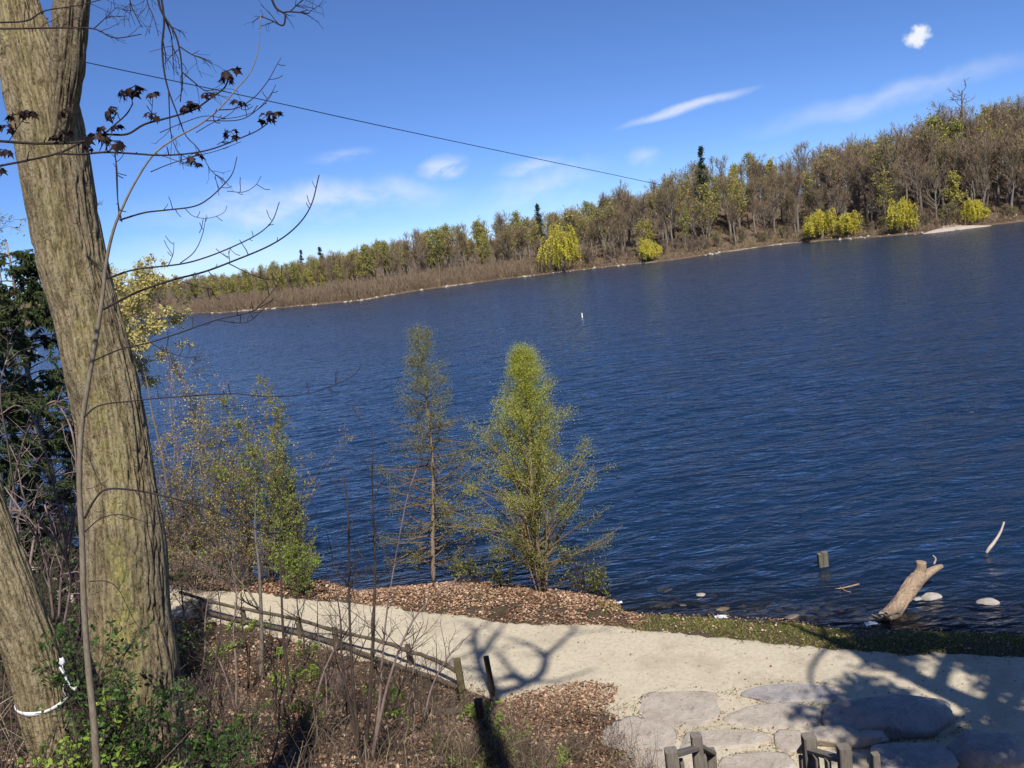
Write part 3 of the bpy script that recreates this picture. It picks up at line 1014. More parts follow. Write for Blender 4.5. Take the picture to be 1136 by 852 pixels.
def plant(kd, p, off, height, rz, label=None, lean=0.0, cat="tree", name=None, wide=1.0, top=None):
    """one far tree of its own: an Empty at its foot with trunk and crown"""
    t_me, c_me, GC = KINDS[kd]
    pos = hill_point(p, off)
    if top is not None:
        rr_ = ray(p, top)
        height = EYE + rr_[2] / np.hypot(rr_[0], rr_[1]) * np.hypot(pos[0], pos[1]) - pos[2]
    base = DESC[kd.rstrip('0123456789')]
    grp = None if label else base[2]
    o = thing(name or base[0], (pos[0], pos[1], pos[2] - .12), label or base[1], cat if kd[:4] != 'bush' else "shrub", grp)
    href = max(v[:, 2].max() for v in GC[1].V)
    sc = height / href
    o.scale = (sc * wide, sc * wide, sc)
    o.rotation_euler = (lean, 0, rz)
    link("trunk", t_me, o)
    link("crown", c_me, o)
    return o


# trees that stand out
plant('willow0', 627, 2.2, 11.0, 0.4, "big yellow weeping willow by the far shore, tallest of the willows", name="willow_tree", wide=1.25, top=242)
plant('willow1', 723, 2.6, 5.6, 1.2, "small rounded yellow willow right of the tallest willow on the far shore", name="willow_tree", wide=1.3, top=261)
plant('willow2', 910, 2.4, 7.0, 2.0, "broad yellow green willow, left half of a joined pair on the far shore", name="willow_tree", wide=1.45, top=230)
plant('willow1', 940, 2.2, 6.6, 4.0, "yellow willow, right half of a joined pair on the far shore", name="willow_tree", wide=1.35, top=232)
plant('willow2', 1004, 2.5, 7.6, 5.1, "narrow upright golden willow in front of a fallen pale trunk", name="willow_tree", wide=1.0, top=216)
plant('willow1', 1077, 3.2, 5.2, 3.0, "small lime yellow willow above the pale sandy beach", name="willow_tree", wide=1.15, top=217)
plant('conifer0', 605, 8, 13.5, 0.3, "dark ragged conifer just left of the tallest yellow willow", lean=.04, name="conifer_tree", wide=.8, top=223)
plant('conifer1', 787, 15, 15.0, 2.2, "dark narrow conifer rising above the skyline right of the overhead wire", lean=.05, name="conifer_tree", wide=.9, top=158)
plant('conifer1', 341, 46, 6.8, 1.2, "small dark conifer poking over the left end of the skyline", name="conifer_tree", wide=.9, top=275)
plant('conifer0', 366, 46, 5.4, 1.9, "small dark conifer on the skyline, right neighbour of a like one", name="conifer_tree", wide=1.1, top=271)
plant('conifer1', 690, 44, 9, 2.9, "dark conifer half hidden on the skyline below the end of the wire", name="conifer_tree")
plant('oak0', 996, 10, 17.5, 0.2, "large leafless oak with grey trunk behind the narrow golden willow", name="oak_tree", wide=1.0, top=134)
plant('oak1', 1048, 26, 19.5, 1.7, "round crowned bare oak standing against the sky left of the dead snag", name="oak_tree", wide=1.05, top=106)
plant('oak0', 748, 12, 13, 2.6, "dark gnarled bare oak above the shore right of the small rounded willow", name="oak_tree", wide=.9, top=190)
plant('oak1', 702, 22, 13, 4.6, "bare oak topping the slope where the overhead wire ends", name="oak_tree", wide=1.0, top=196)
plant('lime0', 860, 28, 11, 0.7, "bright lime tree with pointed crown high in the middle of the hill", name="leafing_tree", wide=.75, top=171)
plant('green0', 1062, 22, 15, 2.7, "tree with rounded green crown beside the round crowned bare oak", name="leafing_tree", wide=.6, top=124)
plant('bush1', 655, 4, 4.5, 1.5, "pale grey bare bush right of the tallest yellow willow", name="shrub", wide=1.3)

# dead snag against the sky
r = np.random.default_rng(77)
sp = hill_point(1073, 30)
G, C = Geo(), Geo()
P = np.c_[np.cumsum(r.normal(size=(9, 2)) * .12, axis=0), np.linspace(0, 19, 9)]
R = np.linspace(.42, .10, 9)
add_limb(G, P, R, 8)
B1, Q1 = children(P[None], R[None], 30, (2.2, 4.8), (40, 85), 5, .5, 1, .12, .22, .5, .3, r=r, taperlen=.3)
V, F = tubes(B1, np.maximum(Q1, .06), 4); C.add(V, F)
B2, Q2 = children(B1, Q1, 110, (.6, 1.8), (30, 70), 3, .3, 1, .1, .3, .6, .4, r=r)
V, F = tubes(B2, np.maximum(Q2, .035), 3); C.add(V, F)
o = thing("dead_tree", (sp[0], sp[1], sp[2] - .1), "tall dead snag with stubby broken branches against the sky at the right", "tree")
link("trunk", G.mesh("trunk", [M['far_bark']]), o)
link("crown", C.mesh("crown", [M['far_bark']]), o)

# fallen pale trunk
a_, b_ = hill_point(958, 15) + np.array([0, 0, 3.0]), hill_point(996, 5) + np.array([0, 0, 2.4])
G = Geo()
P = resample(catmull([a_, (a_ * .6 + b_ * .4) + np.array([0, 0, -.5]), b_, hill_point(1002, 4) + np.array([0, 0, .2])], 5), 12)
add_limb(G, P, np.linspace(.09, .26, 12), 7)
B1, Q1 = children(P[None], np.linspace(.09, .26, 12)[None], 7, (.8, 2.0), (40, 70), 4, .1, .7, .2, .2, .5, .3, r=r)
V, F = tubes(B1, np.maximum(Q1, .03), 4); G.add(V, F)
link("fallen_tree", G.mesh("fallen_tree", [M['driftgrey']]), label="pale fallen trunk leaning down the slope beside the narrow golden willow", cat="fallen tree")

# the wood: about 250 trees as individuals
r = np.random.default_rng(5)
spots = []
for row, off in enumerate([6.5, 11, 15.5, 20.5, 26, 32, 39]):
    p = 40.0 + 9 * r.random()
    while p < 1180:
        wl = np.interp(p, WL[:, 0], WL[:, 1])
        spots.append((p + r.normal() * 3, off + r.normal() * 1.6, row))
        p += (18 if p > 600 else 21) * (0.75 + .5 * r.random()) * (1.0 if row else 1.5)
names = ['oak0', 'oak1', 'tall0', 'tall1', 'multi0', 'multi1', 'bud0', 'bud1', 'bud2', 'green0', 'lime0']
wts_r = np.array([3.2, 3.0, 3.0, 2.6, 1.8, 1.8, 2.6, 1.4, 2.6, .7, 1.0])
wts_l = np.array([1.6, 1.6, 1.6, 1.6, 1.4, 1.4, 3.4, 3.0, 3.2, 1.6, 2.0])
n_ind = 0
rest = []
order = sorted(spots, key=lambda s: s[2])
for (p, off, row) in order:
    w = np.clip((p - 350) / 450, 0, 1)
    wt = wts_l * (1 - w) + wts_r * w
    kd = names[r.choice(len(names), p=wt / wt.sum())]
    hgt = np.interp(p, TH[:, 0], TH[:, 1]) * (0.70 + .34 * r.random()) * (0.8 if row == 0 else 1.0)
    if kd in ('green0', 'lime0'):
        hgt *= .75
    if p < 600 and off < 14:
        off += 9
    if n_ind < 250 and p > 120:
        plant(kd, p, off, hgt, r.random() * 6.28, lean=r.normal() * .03, wide=.85 + .4 * r.random())
        n_ind += 1
    else:
        rest.append((kd, p, off, hgt))
for p in list(np.arange(640, 1180, 10.0)):
    if min(abs(p - q) for q in (627, 723, 910, 940, 1004, 1077)) > 14:
        plant('bush0' if r.random() < .5 else 'bush1', p + r.normal() * 4, 3.6 + r.random() * 2.5, 2.2 + 2.2 * r.random(), r.random() * 6.28, wide=1.2)

# the deeper wood behind, and the brush between the trunks, as masses nobody could count
G = Geo()
for q in range(240):
    rest.append((names[r.choice(11, p=wts_l / wts_l.sum())], (60 + 1140 * r.random()) if q < 130 else (40 + 400 * r.random()), 38 + 16 * r.random() if q < 130 else 24 + 40 * r.random(), None))
for kd, p, off, hgt in rest:
    hgt = hgt or np.interp(p, TH[:, 0], TH[:, 1]) * (.66 + .3 * r.random())
    pos = hill_point(p, off)
    g = KINDS[kd][2]
    href = max(v[:, 2].max() for v in g[1].V)
    sc = hgt / href
    a = r.random() * 6.28
    Mx = np.eye(4)
    Mx[:3, :3] = sc * np.array([[math.cos(a), -math.sin(a), 0], [math.sin(a), math.cos(a), 0], [0, 0, 1]])
    Mx[:3, 3] = pos
    third = {'tall1': 2, 'oak1': 2, 'multi1': 2}.get(kd, 1)
    lf = 4 if kd in ('bud1', 'green0') else 3
    G.join(g[0], Mx, {0: 0})
    G.join(g[1], Mx, {0: 0, 1: third, 2: lf})
link("background_wood", G.mesh("background_wood", [bt, bt2, br, M['bud'], M['budgreen']]), label="mass of bare and budding trees deep in the far wood", cat="wood", kind="stuff")

G = Geo()
n = 15000
pp = 70 + 1120 * r.random(n)
oo = 1.6 + 42 * r.random(n) ** 1.9
B = np.empty((n, 3, 3))
for q in range(n):
    B[q, 0] = hill_point(pp[q], oo[q])
L = .5 + 1.6 * r.random(n)
d = norm(r.normal(size=(n, 3)) * np.array([.6, .6, .2]) + np.array([0, 0, .9]))
B[:, 1] = B[:, 0] + d * L[:, None] * .5
d = norm(d + r.normal(size=(n, 3)) * .3)
B[:, 2] = B[:, 1] + d * L[:, None] * .5
V, F = tubes(B, np.full((n, 3), .028) * np.array([1, .8, .5]), 3); G.add(V, F, 0)
rand_leaves(G, along(B, 5200, r, .4), (.14, .3), r, 1, spread=.1)
rand_leaves(G, B[r.integers(0, n, 3500), 0] + np.array([0, 0, .12]), (.2, .4), r, 2, spread=.3)
link("undergrowth", G.mesh("undergrowth", [br, M['budgreen'], M['litter']]), label="brown twiggy undergrowth between the trunks of the far wood", cat="undergrowth", kind="stuff")

# belt of reddish bare brush along the left part of the far shore
G = Geo()
n = 11000
pp = 215 + 395 * r.random(n)
oo = .9 + 13 * r.random(n)
B = np.empty((n, 4, 3))
for q in range(n):
    B[q, 0] = hill_point(pp[q], oo[q])
hgt = np.interp(pp, [215, 260, 400, 520, 600, 612], [2.2, 3.4, 3.2, 3.0, 2.6, 1.8]) * (0.6 + .4 * np.clip(oo / 5, 0, 1)) * (.6 + .6 * fbm(P3(pp * .05, oo * .3, 0), 3, 91))
d = norm(r.normal(size=(n, 3)) * np.array([.35, .35, .1]) + np.array([0, 0, 1]))
for q in range(1, 4):
    B[:, q] = B[:, q - 1] + d * (hgt * (.7 + .6 * r.random(n)) / 3)[:, None]
    d = norm(d + r.normal(size=(n, 3)) * .22)
V, F = tubes(B, np.full((n, 4), .03) * np.array([1, .9, .7, .45]), 3); G.add(V, F, 0)
B3, Q3 = children(B, np.full((n, 4), .022), 6000, (.3, .8), (20, 50), 3, .3, 1, .2, .2, .8, .5, r=r)
V, F = tubes(B3, np.full(Q3.shape, .022), 3); G.add(V, F, 0)
link("shoreline_brush", G.mesh("shoreline_brush", [br]), label="belt of bare reddish brown brush along the left far shore", cat="brush", kind="stuff")

# pale stones strewn along the far waterline
G = Geo()
for q in range(240):
    p = 215 + 930 * r.random()
    if fbm(P3(p * .03, 0, 0), 2, 95) < .42:
        continue
    c = hill_point(p, -.1 + 1.0 * r.random())
    s_ = .14 + .28 * r.random() ** 2
    G.add(ICO1[0] * np.array([1, 1, .6]) * s_ * (.8 + .4 * r.random((len(ICO1[0]), 1))) + c, ICO1[1], 0, False)
link("shore_stones", G.mesh("shore_stones", [M['rock']]), label="pale stones strewn along the far waterline", cat="stones", kind="stuff")

# pale sandy beach at the far right
G = Geo()
xs_, n2 = np.linspace(1022, 1102, 30), 8
V = []
for p in xs_:
    e = math.sin((p - 1022) / 80 * math.pi) ** .5
    for q in range(n2):
        o_ = -.5 + (1.6 + 3.4 * e * math.exp(-((p - 1050) / 26) ** 2)) * q / (n2 - 1) * max(e, .05)
        pt = hill_point(p, o_)
        V.append((pt[0], pt[1], pt[2] + .16 * math.sin(q / (n2 - 1) * math.pi) * e + .03))
i = np.arange(29)[:, None] * n2; j = np.arange(n2 - 1)[None]
F = np.stack([i + j, i + n2 + j, i + n2 + j + 1, i + j + 1], -1).reshape(-1, 4)
link("beach", Geo().add(V, F).mesh("beach", [plain_mat("beach_sand", [(0.3, (.36, .30, .24)), (.7, (.50, .43, .35))], 2)]), kind="structure")

# buoy out on the lake
bp = atz(646, 352, 0)
o = thing("marker_buoy", (bp[0], bp[1], -.1), "small white marker buoy floating alone on the open lake", "buoy")
G = Geo()
pr = np.array([(0.0, -.25), (.17, -.22), (.2, 0), (.19, .16), (.13, .24), (.12, .95), (.10, 1.05), (0.0, 1.08)]) * .5
th = np.arange(14) * 2 * math.pi / 14
V = np.stack([pr[:, None, 0] * np.cos(th), pr[:, None, 0] * np.sin(th), np.repeat(pr[:, 1:2], 14, 1)], -1)
i = np.arange(len(pr) - 1)[:, None] * 14; j = np.arange(14)[None]
G.add(V, np.stack([i + j, i + (j + 1) % 14, i + 14 + (j + 1) % 14, i + 14 + j], -1).reshape(-1, 4))
link("float_body", G.mesh("float_body", [M['white']]), o)

# overhead wire
p0, p1 = aty(-260, -60, 16), aty(700, 197, 150)
a_, b_ = aty(-200, 2, 14), aty(90, 68, 22)
pts = [aty(-420, -45, 13), aty(90, 68, 24), aty(300, 112.5, 38), aty(500, 156, 62), aty(700, 198, 170), aty(760, 211, 212)]
w_ = catmull(np.array(pts), 14)
G = Geo()
add_limb(G, w_, np.interp(np.arange(len(w_)), [0, 14, 42, 56, 70], [.011, .012, .024, .05, .06]), 6)
link("overhead_wire", G.mesh("overhead_wire", [M['cable']]), label="thin black wire slung across the sky to the far hill", cat="wire")


# ================================================================ near bank
def wpx(pts, Y, per=6):
    """world polyline through photograph pixels at forward distance Y (number, or one per point)"""
    Ys = np.broadcast_to(np.asarray(Y, float), (len(pts),))
    return catmull(np.array([aty(p[0], p[1], y) for p, y in zip(pts, Ys)]), per)


def pxr(P):
    """metres per photograph pixel at world points"""
    d = np.array([0, _cp, -_sp])
    return ((P - np.array([0, 0, EYE])) @ d) / FPX


def lin(vals, k):
    return np.interp(np.linspace(0, 1, k), np.linspace(0, 1, len(vals)), vals)


def make(name, G, mats, parent=None, **kw):
    """mesh object whose origin sits at its parent's base (or at its own lowest middle point)"""
    if parent is not None:
        rel(G, np.array(parent.location))
        return link(name, G.mesh(name, mats), parent, **kw)
    V = np.concatenate(G.V)
    b = np.array([(V[:, 0].min() + V[:, 0].max()) / 2, (V[:, 1].min() + V[:, 1].max()) / 2, V[:, 2].min()])
    rel(G, b)
    return link(name, G.mesh(name, mats), None, tuple(b), **kw)


def bark_trunk(C, Rr, na, seed, depth=0.014, freq=9.0, lichen=None, flare=0.0):
    """trunk with furrowed bark: ridges and cracks are real relief. Returns V, F, relief, lichen"""
    T, A, B = tube_frames(C)
    k = len(C)
    th = np.arange(na) * 2 * math.pi / na
    L = np.concatenate([[0], np.cumsum(np.linalg.norm(np.diff(C, axis=0), axis=1))])
    ll, tt = np.meshgrid(L, th, indexing='ij')
    cx, cy = np.cos(tt), np.sin(tt)
    w = fbm(np.stack([cx * 2.2, cy * 2.2, ll * 1.1], -1), 3, seed)
    q = np.stack([cx * freq * .62 + w * 1.6, cy * freq * .62, ll * 4.5 + w * 2.4], -1)
    n1 = 1 - np.abs(2 * fbm(q, 3, seed + 3) - 1) * 2.4
    n2 = fbm(np.stack([cx * freq * 1.6, cy * freq * 1.6, ll * 9], -1), 3, seed + 5)
    crack = np.clip(n1, 0, 1) ** 2
    rlf = np.clip(1 - crack * 0.95 + (n2 - .5) * 0.75, 0, 1)
    lumps = (fbm(np.stack([cx * 1.3, cy * 1.3, ll * .9], -1), 3, seed + 9) - .5) * 0.16
    rad = Rr[:, None] * (1 + lumps) + depth * (rlf - .6)
    if flare:
        f = np.exp(-ll / .35) * flare * (0.6 + .7 * np.maximum(0, np.cos(tt * 3 + seed + .6 * np.sin(tt))))
        rad = rad * (1 + f)
    V = C[:, None] + rad[..., None] * (A[:, None] * cx[..., None] + B[:, None] * cy[..., None])
    i = np.arange(k - 1)[:, None] * na
    j = np.arange(na)[None]
    F = np.stack([i + j, i + (j + 1) % na, i + na + (j + 1) % na, i + na + j], -1).reshape(-1, 4)
    Vf = V.reshape(-1, 3)
    li = np.zeros(len(Vf)) if lichen is None else lichen(Vf)
    return Vf, F, rlf.ravel(), li


def trunk_mesh(name, pieces, base, mat):
    G = Geo(); rl, li = [], []
    for V, F, r_, l_ in pieces:
        G.add(V - base, F); rl.append(r_); li.append(l_)
    me = G.mesh(name, [mat])
    for nm, arr in (("relief", rl), ("lichen", li)):
        a = me.attributes.new(nm, 'FLOAT', 'POINT')
        a.data.foreach_set("value", np.concatenate(arr).astype(np.float32))
    return me


def twiggery(G, P, R, r, n1=6, l1=(.15, .45), n2=0, l2=(.05, .15), mat=0, ang=(25, 65), trop=.12, sides=4, t0=.15, rmin=.0012):
    """side twigs of one or more polylines"""
    P = P if P.ndim == 3 else P[None]
    R = R if R.ndim == 2 else R[None]
    B1, Q1 = children(P, R, n1, l1, ang, 5, t0, 1, trop, .16, .6, .4, r=r, taperlen=.4)
    Q1 = np.maximum(Q1, rmin)
    V, F = tubes(B1, Q1, sides); G.add(V, F, mat)
    if n2:
        B2, Q2 = children(B1, Q1, n2, l2, ang, 4, .15, 1, trop, .2, .7, .5, r=r, taperlen=.3)
        Q2 = np.maximum(Q2, rmin * .8)
        V, F = tubes(B2, Q2, 3); G.add(V, F, mat)
        return B1, B2
    return B1, B1


r = np.random.default_rng(42)

# ---------------------------------------------------------------- the big maple at the left
TY = 5.5
tc_px = [(150, 850), (148, 735), (143, 680), (139, 600), (131, 530), (122, 463), (113, 419), (97, 350), (78, 278), (55, 150), (43, 100), (29, 50), (17, 0), (0, -90), (-14, -220), (-30, -420)]
tw_px = [112, 104, 99, 95, 84, 80, 82, 76, 80, 82, 82, 66, 52, 48, 42, 34]
C = wpx(tc_px, [TY + .02 * q for q in range(len(tc_px))], 8)
C = resample(C, 560)
Rr = lin(tw_px, 560)
dcum = np.linspace(0, 1, 560)
Rw = catmull(np.array([aty(p[0], p[1], TY) for p in tc_px]), 8)
wid = np.interp(np.linspace(0, 1, 560), np.linspace(0, 1, len(Rw)), np.interp(np.linspace(0, len(tc_px) - 1, len(Rw)), np.arange(len(tc_px)), tw_px))
# widths follow their own control points
cpw = np.array([aty(p[0], p[1], TY + .02 * q) for q, p in enumerate(tc_px)])
cum = np.concatenate([[0], np.cumsum(np.linalg.norm(np.diff(C, axis=0), axis=1))])
pos_of = [cum[np.argmin(np.linalg.norm(C - c, axis=1))] for c in cpw]
Rr = np.interp(cum, pos_of, tw_px) * pxr(C) / 2 * .87


def lichen_main(V):
    # lichen grows on the lower part of the right hand side and in a streak up the middle
    zt = np.clip((V[:, 2] - 5.9) / 3.4, 0, 1)
    px_ = V[:, 0] / V[:, 1]
    ax = np.interp(V[:, 2], C[:, 2], C[:, 0])
    side = (V[:, 0] - ax) / .25
    return np.clip(np.exp(-((side - .25) / .35) ** 2) * (1 - zt) ** 1.2 * 1.5, 0, 1) + .35 * np.exp(-((side - .1) / .4) ** 2) * zt


base = np.array([C[0, 0], C[0, 1], gz(C[0, 0], C[0, 1])])
maple = thing("maple_tree", tuple(base), "large maple with furrowed grey brown bark and yellow lichen, forking at the top left", "tree")
pm = bark_trunk(C, Rr, 200, 3, .022, 15, lichen_main, .25)
link("trunk", trunk_mesh("trunk", [pm], base, M['maple_bark']), maple)
# the right hand limb of the fork
lc = resample(wpx([(50, 260), (60, 190), (68, 140), (74, 90), (77, 45), (80, 0), (88, -90), (104, -220), (120, -420)], [5.66, 5.60, 5.56, 5.52, 5.48, 5.46, 5.46, 5.46, 5.46], 8), 220)
lw = np.interp(np.linspace(0, 1, 220), [0, .10, .2, .3, .42, .6, .8, 1], [8, 16, 30, 40, 43, 40, 34, 26]) * pxr(lc) / 2 * .84
link("limb", trunk_mesh("limb", [bark_trunk(lc, lw, 110, 17, .016, 11, lichen_main)], base, M['maple_bark']), maple)
# boughs above the frame, with the twigs that hang down into it
G = Geo()
bough_src = [(C[-160:], Rr[-160:]), (lc[-90:], lw[-90:])]
for P_, R_ in bough_src:
    B1, Q1 = children(resample(P_, 8)[None], lin(R_, 8)[None], 7, (1.6, 3.2), (35, 70), 8, .1, 1, .12, .12, .4, .25, r=r)
    V, F = tubes(B1, Q1, 8); G.add(V, F)
    B2, Q2 = children(B1, Q1, 50, (.6, 1.5), (25, 60), 6, .2, 1, .05, .15, .5, .3, r=r)
    V, F = tubes(B2, np.maximum(Q2, .003), 4); G.add(V, F)
    B3, Q3 = children(B2, Q2, 160, (.2, .6), (20, 60), 4, .2, 1, .05, .15, .6, .4, r=r)
    V, F = tubes(B3, np.maximum(Q3, .002), 3); G.add(V, F)
make("bough", G, [M['twig']], maple)
hang = [
    ([(84, -80), (150, -70), (174, -20), (182, 20), (180, 50), (182, 77), (187, 100), (197, 127), (202, 140)], 4.7, 1.6),
    ([(174, -20), (178, 10), (194, 37), (200, 60), (202, 87), (200, 113)], 4.7, 1.4),
    ([(184, 20), (190, 40), (192, 67), (193, 83)], 4.75, .8),
    ([(202, 80), (214, 90), (227, 100), (240, 99)], 4.7, .9),
    ([(200, 52), (212, 60), (225, 65), (236, 70)], 4.7, .8),
    ([(140, -40), (144, 0), (152, 20), (158, 31)], 4.9, .8),
    ([(160, -40), (163, 0), (170, 18), (176, 40)], 4.9, .8),
    ([(187, 100), (188, 125), (190, 150), (199, 170), (215, 178)], 4.7, .8),
    ([(196, 125), (206, 150), (220, 165), (232, 186), (240, 195)], 4.72, .7),
    ([(-20, 27), (0, 25), (30, 23), (50, 12), (87, 6), (118, -2)], 4.6, 1.2),
    ([(-20, 30), (0, 32), (67, 31), (104, 32), (127, 42), (157, 38)], 4.6, 1.2),
    ([(104, 32), (117, 20), (129, 8)], 4.6, .7),
    ([(285, -60), (302, 0), (312, 13), (322, 13), (343, 15)], 4.9, 1.6),
    ([(317, 15), (314, 28), (302, 23), (290, 18)], 4.9, 1.2),
    ([(322, 13), (330, 5), (340, -4)], 4.9, .8),
]
for pts, Y_, w_ in hang:
    P = wpx(pts, Y_, 6)
    R = np.linspace(w_, w_ * .45, len(P)) * pxr(P)
    G = Geo(); add_limb(G, P, R, 5)
    twiggery(G, resample(P, 10), lin(R, 10), r, 7, (.05, .22), 8, (.03, .1), ang=(20, 60), trop=-.05, t0=.3)
    make("hanging_twig", G, [M['darktwig']], maple)

# ---------------------------------------------------------------- leaning trunk at the lower left, tied with a white band
lt_px = [(66, 900), (62, 850), (49, 790), (36, 730), (6, 650), (-24, 570), (-58, 480), (-105, 330), (-150, 160), (-190, -60)]
lt_w = [62, 54, 58, 64, 66, 65, 62, 56, 48, 38]
C2 = resample(wpx(lt_px, [4.5 + .05 * q for q in range(len(lt_px))], 8), 420)
cum = np.concatenate([[0], np.cumsum(np.linalg.norm(np.diff(C2, axis=0), axis=1))])
pos_of = [cum[np.argmin(np.linalg.norm(C2 - aty(p[0], p[1], 4.5 + .05 * q), axis=1))] for q, p in enumerate(lt_px)]
R2 = np.interp(cum, pos_of, lt_w) * pxr(C2) / 2 * .84
base2 = np.array([C2[0, 0], C2[0, 1], C2[0, 2]])
lean_tree = thing("maple_tree", tuple(base2), "leaning grey trunk at the lower left corner with a white band tied round it", "tree")
link("trunk", trunk_mesh("trunk", [bark_trunk(C2, R2, 150, 29, .013, 15, lambda V: np.zeros(len(V)) + .15, .2)], base2, M['maple_bark']), lean_tree)
G = Geo()
B1, Q1 = children(resample(C2[-60:], 8)[None], lin(R2[-60:], 8)[None], 8, (1.2, 2.6), (30, 70), 7, .1, 1, .15, .12, .35, .25, r=r)
V, F = tubes(B1, Q1, 7); G.add(V, F)
twiggery(G, B1, Q1, r, 50, (.4, 1.0), 120, (.15, .4))
make("bough", G, [M['twig']], lean_tree)

# white band: a tilted flat strap round the trunk, with a knot and a loose tail
kc = int(np.argmin(np.linalg.norm(C2 - aty(49, 780, 4.6), axis=1)))
Tt, At, Bt = tube_frames(C2)
ctr = C2[kc]; rb = R2[kc] * 1.06
ax = norm(Tt[kc] + 0.10 * At[kc])
vx = norm(np.cross(ax, np.array([0, 1.0, 0]))); vy = np.cross(ax, vx)
tilt = np.linspace(0, 2 * math.pi, 49)[:-1]
G = Geo()
ring = []
for a in tilt:
    d = vx * math.cos(a) + vy * math.sin(a)
    wv = .010 + .002 * math.sin(a * 5)
    c = ctr + d * rb + ax * .012 * math.sin(a * 2 + 1)
    ring.append([c - ax * wv, c + ax * wv, c + ax * wv + d * .004, c - ax * wv + d * .004])
V = np.array(ring).reshape(-1, 3)
i = np.arange(48)[:, None] * 4; i2 = (np.arange(48)[:, None] + 1) % 48 * 4; j = np.arange(4)[None]
G.add(V, np.stack([i + j, i2 + j, i2 + (j + 1) % 4, i + (j + 1) % 4], -1).reshape(-1, 4), 0)
band = thing("white_band", tuple(ctr), "white plastic band tied round the leaning trunk with a knot and loose end", "band")
make("strap", G, [M['white']], band)
G = Geo()
kp = aty(69, 734, 4.35)
G.add(ICO2[0] * np.array([.015, .012, .020]) * (1 + 1.5 * (fbm(ICO2[0] * 2.5, 2, 8)[:, None] - .5)) + kp, ICO2[1], 0)
make("knot", G, [M['white']], band)
G = Geo()
P = wpx([(66, 740), (71, 748), (76, 758), (83, 765), (84, 762)], 4.33, 6)
V, F = tubes(P[None], np.full((1, len(P)), .006), 6); G.add(V, F)
P = wpx([(73, 772), (70, 765), (72, 750), (69, 738)], 4.34, 6)
V, F = tubes(P[None], np.full((1, len(P)), .0025), 5); G.add(V, F)
make("tail", G, [M['white']], band)

# ---------------------------------------------------------------- young maple in front of the big one: a thin stem with upswept twigs
sy = 3.6
st_px = [(112, 900), (108, 860), (104, 800), (98, 740), (93, 670), (91, 600), (88, 540), (90, 480), (97, 430), (105, 385), (113, 335), (118, 290), (126, 255), (136, 230), (150, 202), (170, 172), (195, 153), (222, 138), (245, 119), (262, 99), (278, 80), (287, 52), (289, 18)]
st_w = [11.5, 11, 10, 9, 8.2, 8, 7.6, 7.2, 6.8, 6.4, 5.8, 5, 4.2, 3.6, 3.0, 2.6, 2.3, 2.1, 1.9, 1.7, 1.4, 1.2, .8]
P = wpx(st_px, sy, 8)
R = np.interp(np.linspace(0, 1, len(P)), np.linspace(0, 1, len(st_w)), st_w) * pxr(P) / 2 * .78
sap = thing("maple_sapling", tuple(P[0]), "slim bare maple sapling rising in front of the big trunk and curving right", "sapling")
G = Geo(); add_limb(G, P, R, 9); make("stem", G, [M['tanstem']], sap)
br_px = [
    ([(115, 343), (150, 325), (190, 311), (225, 302), (255, 291), (300, 272), (328, 252), (345, 228), (354, 194)], 3.5, 2.6),
    ([(119, 309), (150, 299), (200, 293), (230, 285), (262, 272), (287, 259), (302, 245), (310, 224)], 3.7, 2.0),
    ([(133, 244), (160, 236), (185, 233), (215, 229), (232, 220), (248, 205), (258, 192), (263, 174)], 3.65, 1.9),
    ([(104, 400), (135, 387), (166, 380), (200, 369), (240, 355), (275, 347), (297, 336), (304, 330)], 3.4, 1.8),
    ([(166, 380), (185, 390), (205, 396), (222, 397)], 3.4, 1.0),
    ([(240, 355), (272, 358), (290, 345), (303, 333), (311, 336)], 3.42, 1.0),
    ([(285, 342), (298, 328), (311, 312)], 3.42, 1.0),
    ([(93, 463), (110, 450), (145, 445), (185, 441), (230, 438), (262, 437), (300, 440), (345, 436), (390, 418), (402, 402)], 3.55, 1.6),
    ([(94, 575), (104, 556), (118, 543), (150, 544), (190, 552), (230, 564), (265, 580), (300, 591), (325, 588), (342, 578), (351, 568)], 3.45, 2.2),
    ([(94, 590), (112, 575), (135, 571), (165, 580), (195, 580)], 3.4, 1.3),
    ([(150, 545), (160, 556), (175, 568), (190, 575)], 3.45, 1.0),
    ([(215, 560), (235, 585), (255, 598), (285, 603)], 3.45, 1.2),
    ([(262, 440), (215, 300), (235, 290)], 3.7, 0.01),
    ([(200, 292), (215, 280), (224, 262), (229, 238)], 3.7, 1.1),
    ([(186, 296), (192, 282), (193, 268)], 3.7, .9),
    ([(253, 292), (280, 305), (300, 310), (322, 303), (330, 298)], 3.5, 1.1),
    ([(202, 312), (225, 319), (245, 320), (252, 312)], 3.5, .8),
    ([(255, 291), (254, 283), (253, 278)], 3.5, .7),
    ([(100, 645), (118, 645), (132, 655), (150, 690), (165, 706)], 3.3, 1.1),
    ([(96, 500), (108, 530), (120, 545)], 3.5, .8),
    ([(135, 246), (131, 225), (129, 195), (128, 168)], 3.6, 1.6),
    ([(240, 122), (262, 120), (282, 108), (297, 90), (306, 74), (312, 64)], 3.62, 1.2),
    ([(228, 134), (265, 133), (285, 122), (300, 105), (306, 94)], 3.62, 1.1),
    ([(172, 170), (195, 178), (205, 183), (214, 185)], 3.6, .8),
    ([(252, 212), (270, 213), (283, 206), (290, 195)], 3.65, .8),
    ([(205, 231), (215, 240), (232, 242), (248, 236), (252, 228)], 3.65, .7),
]
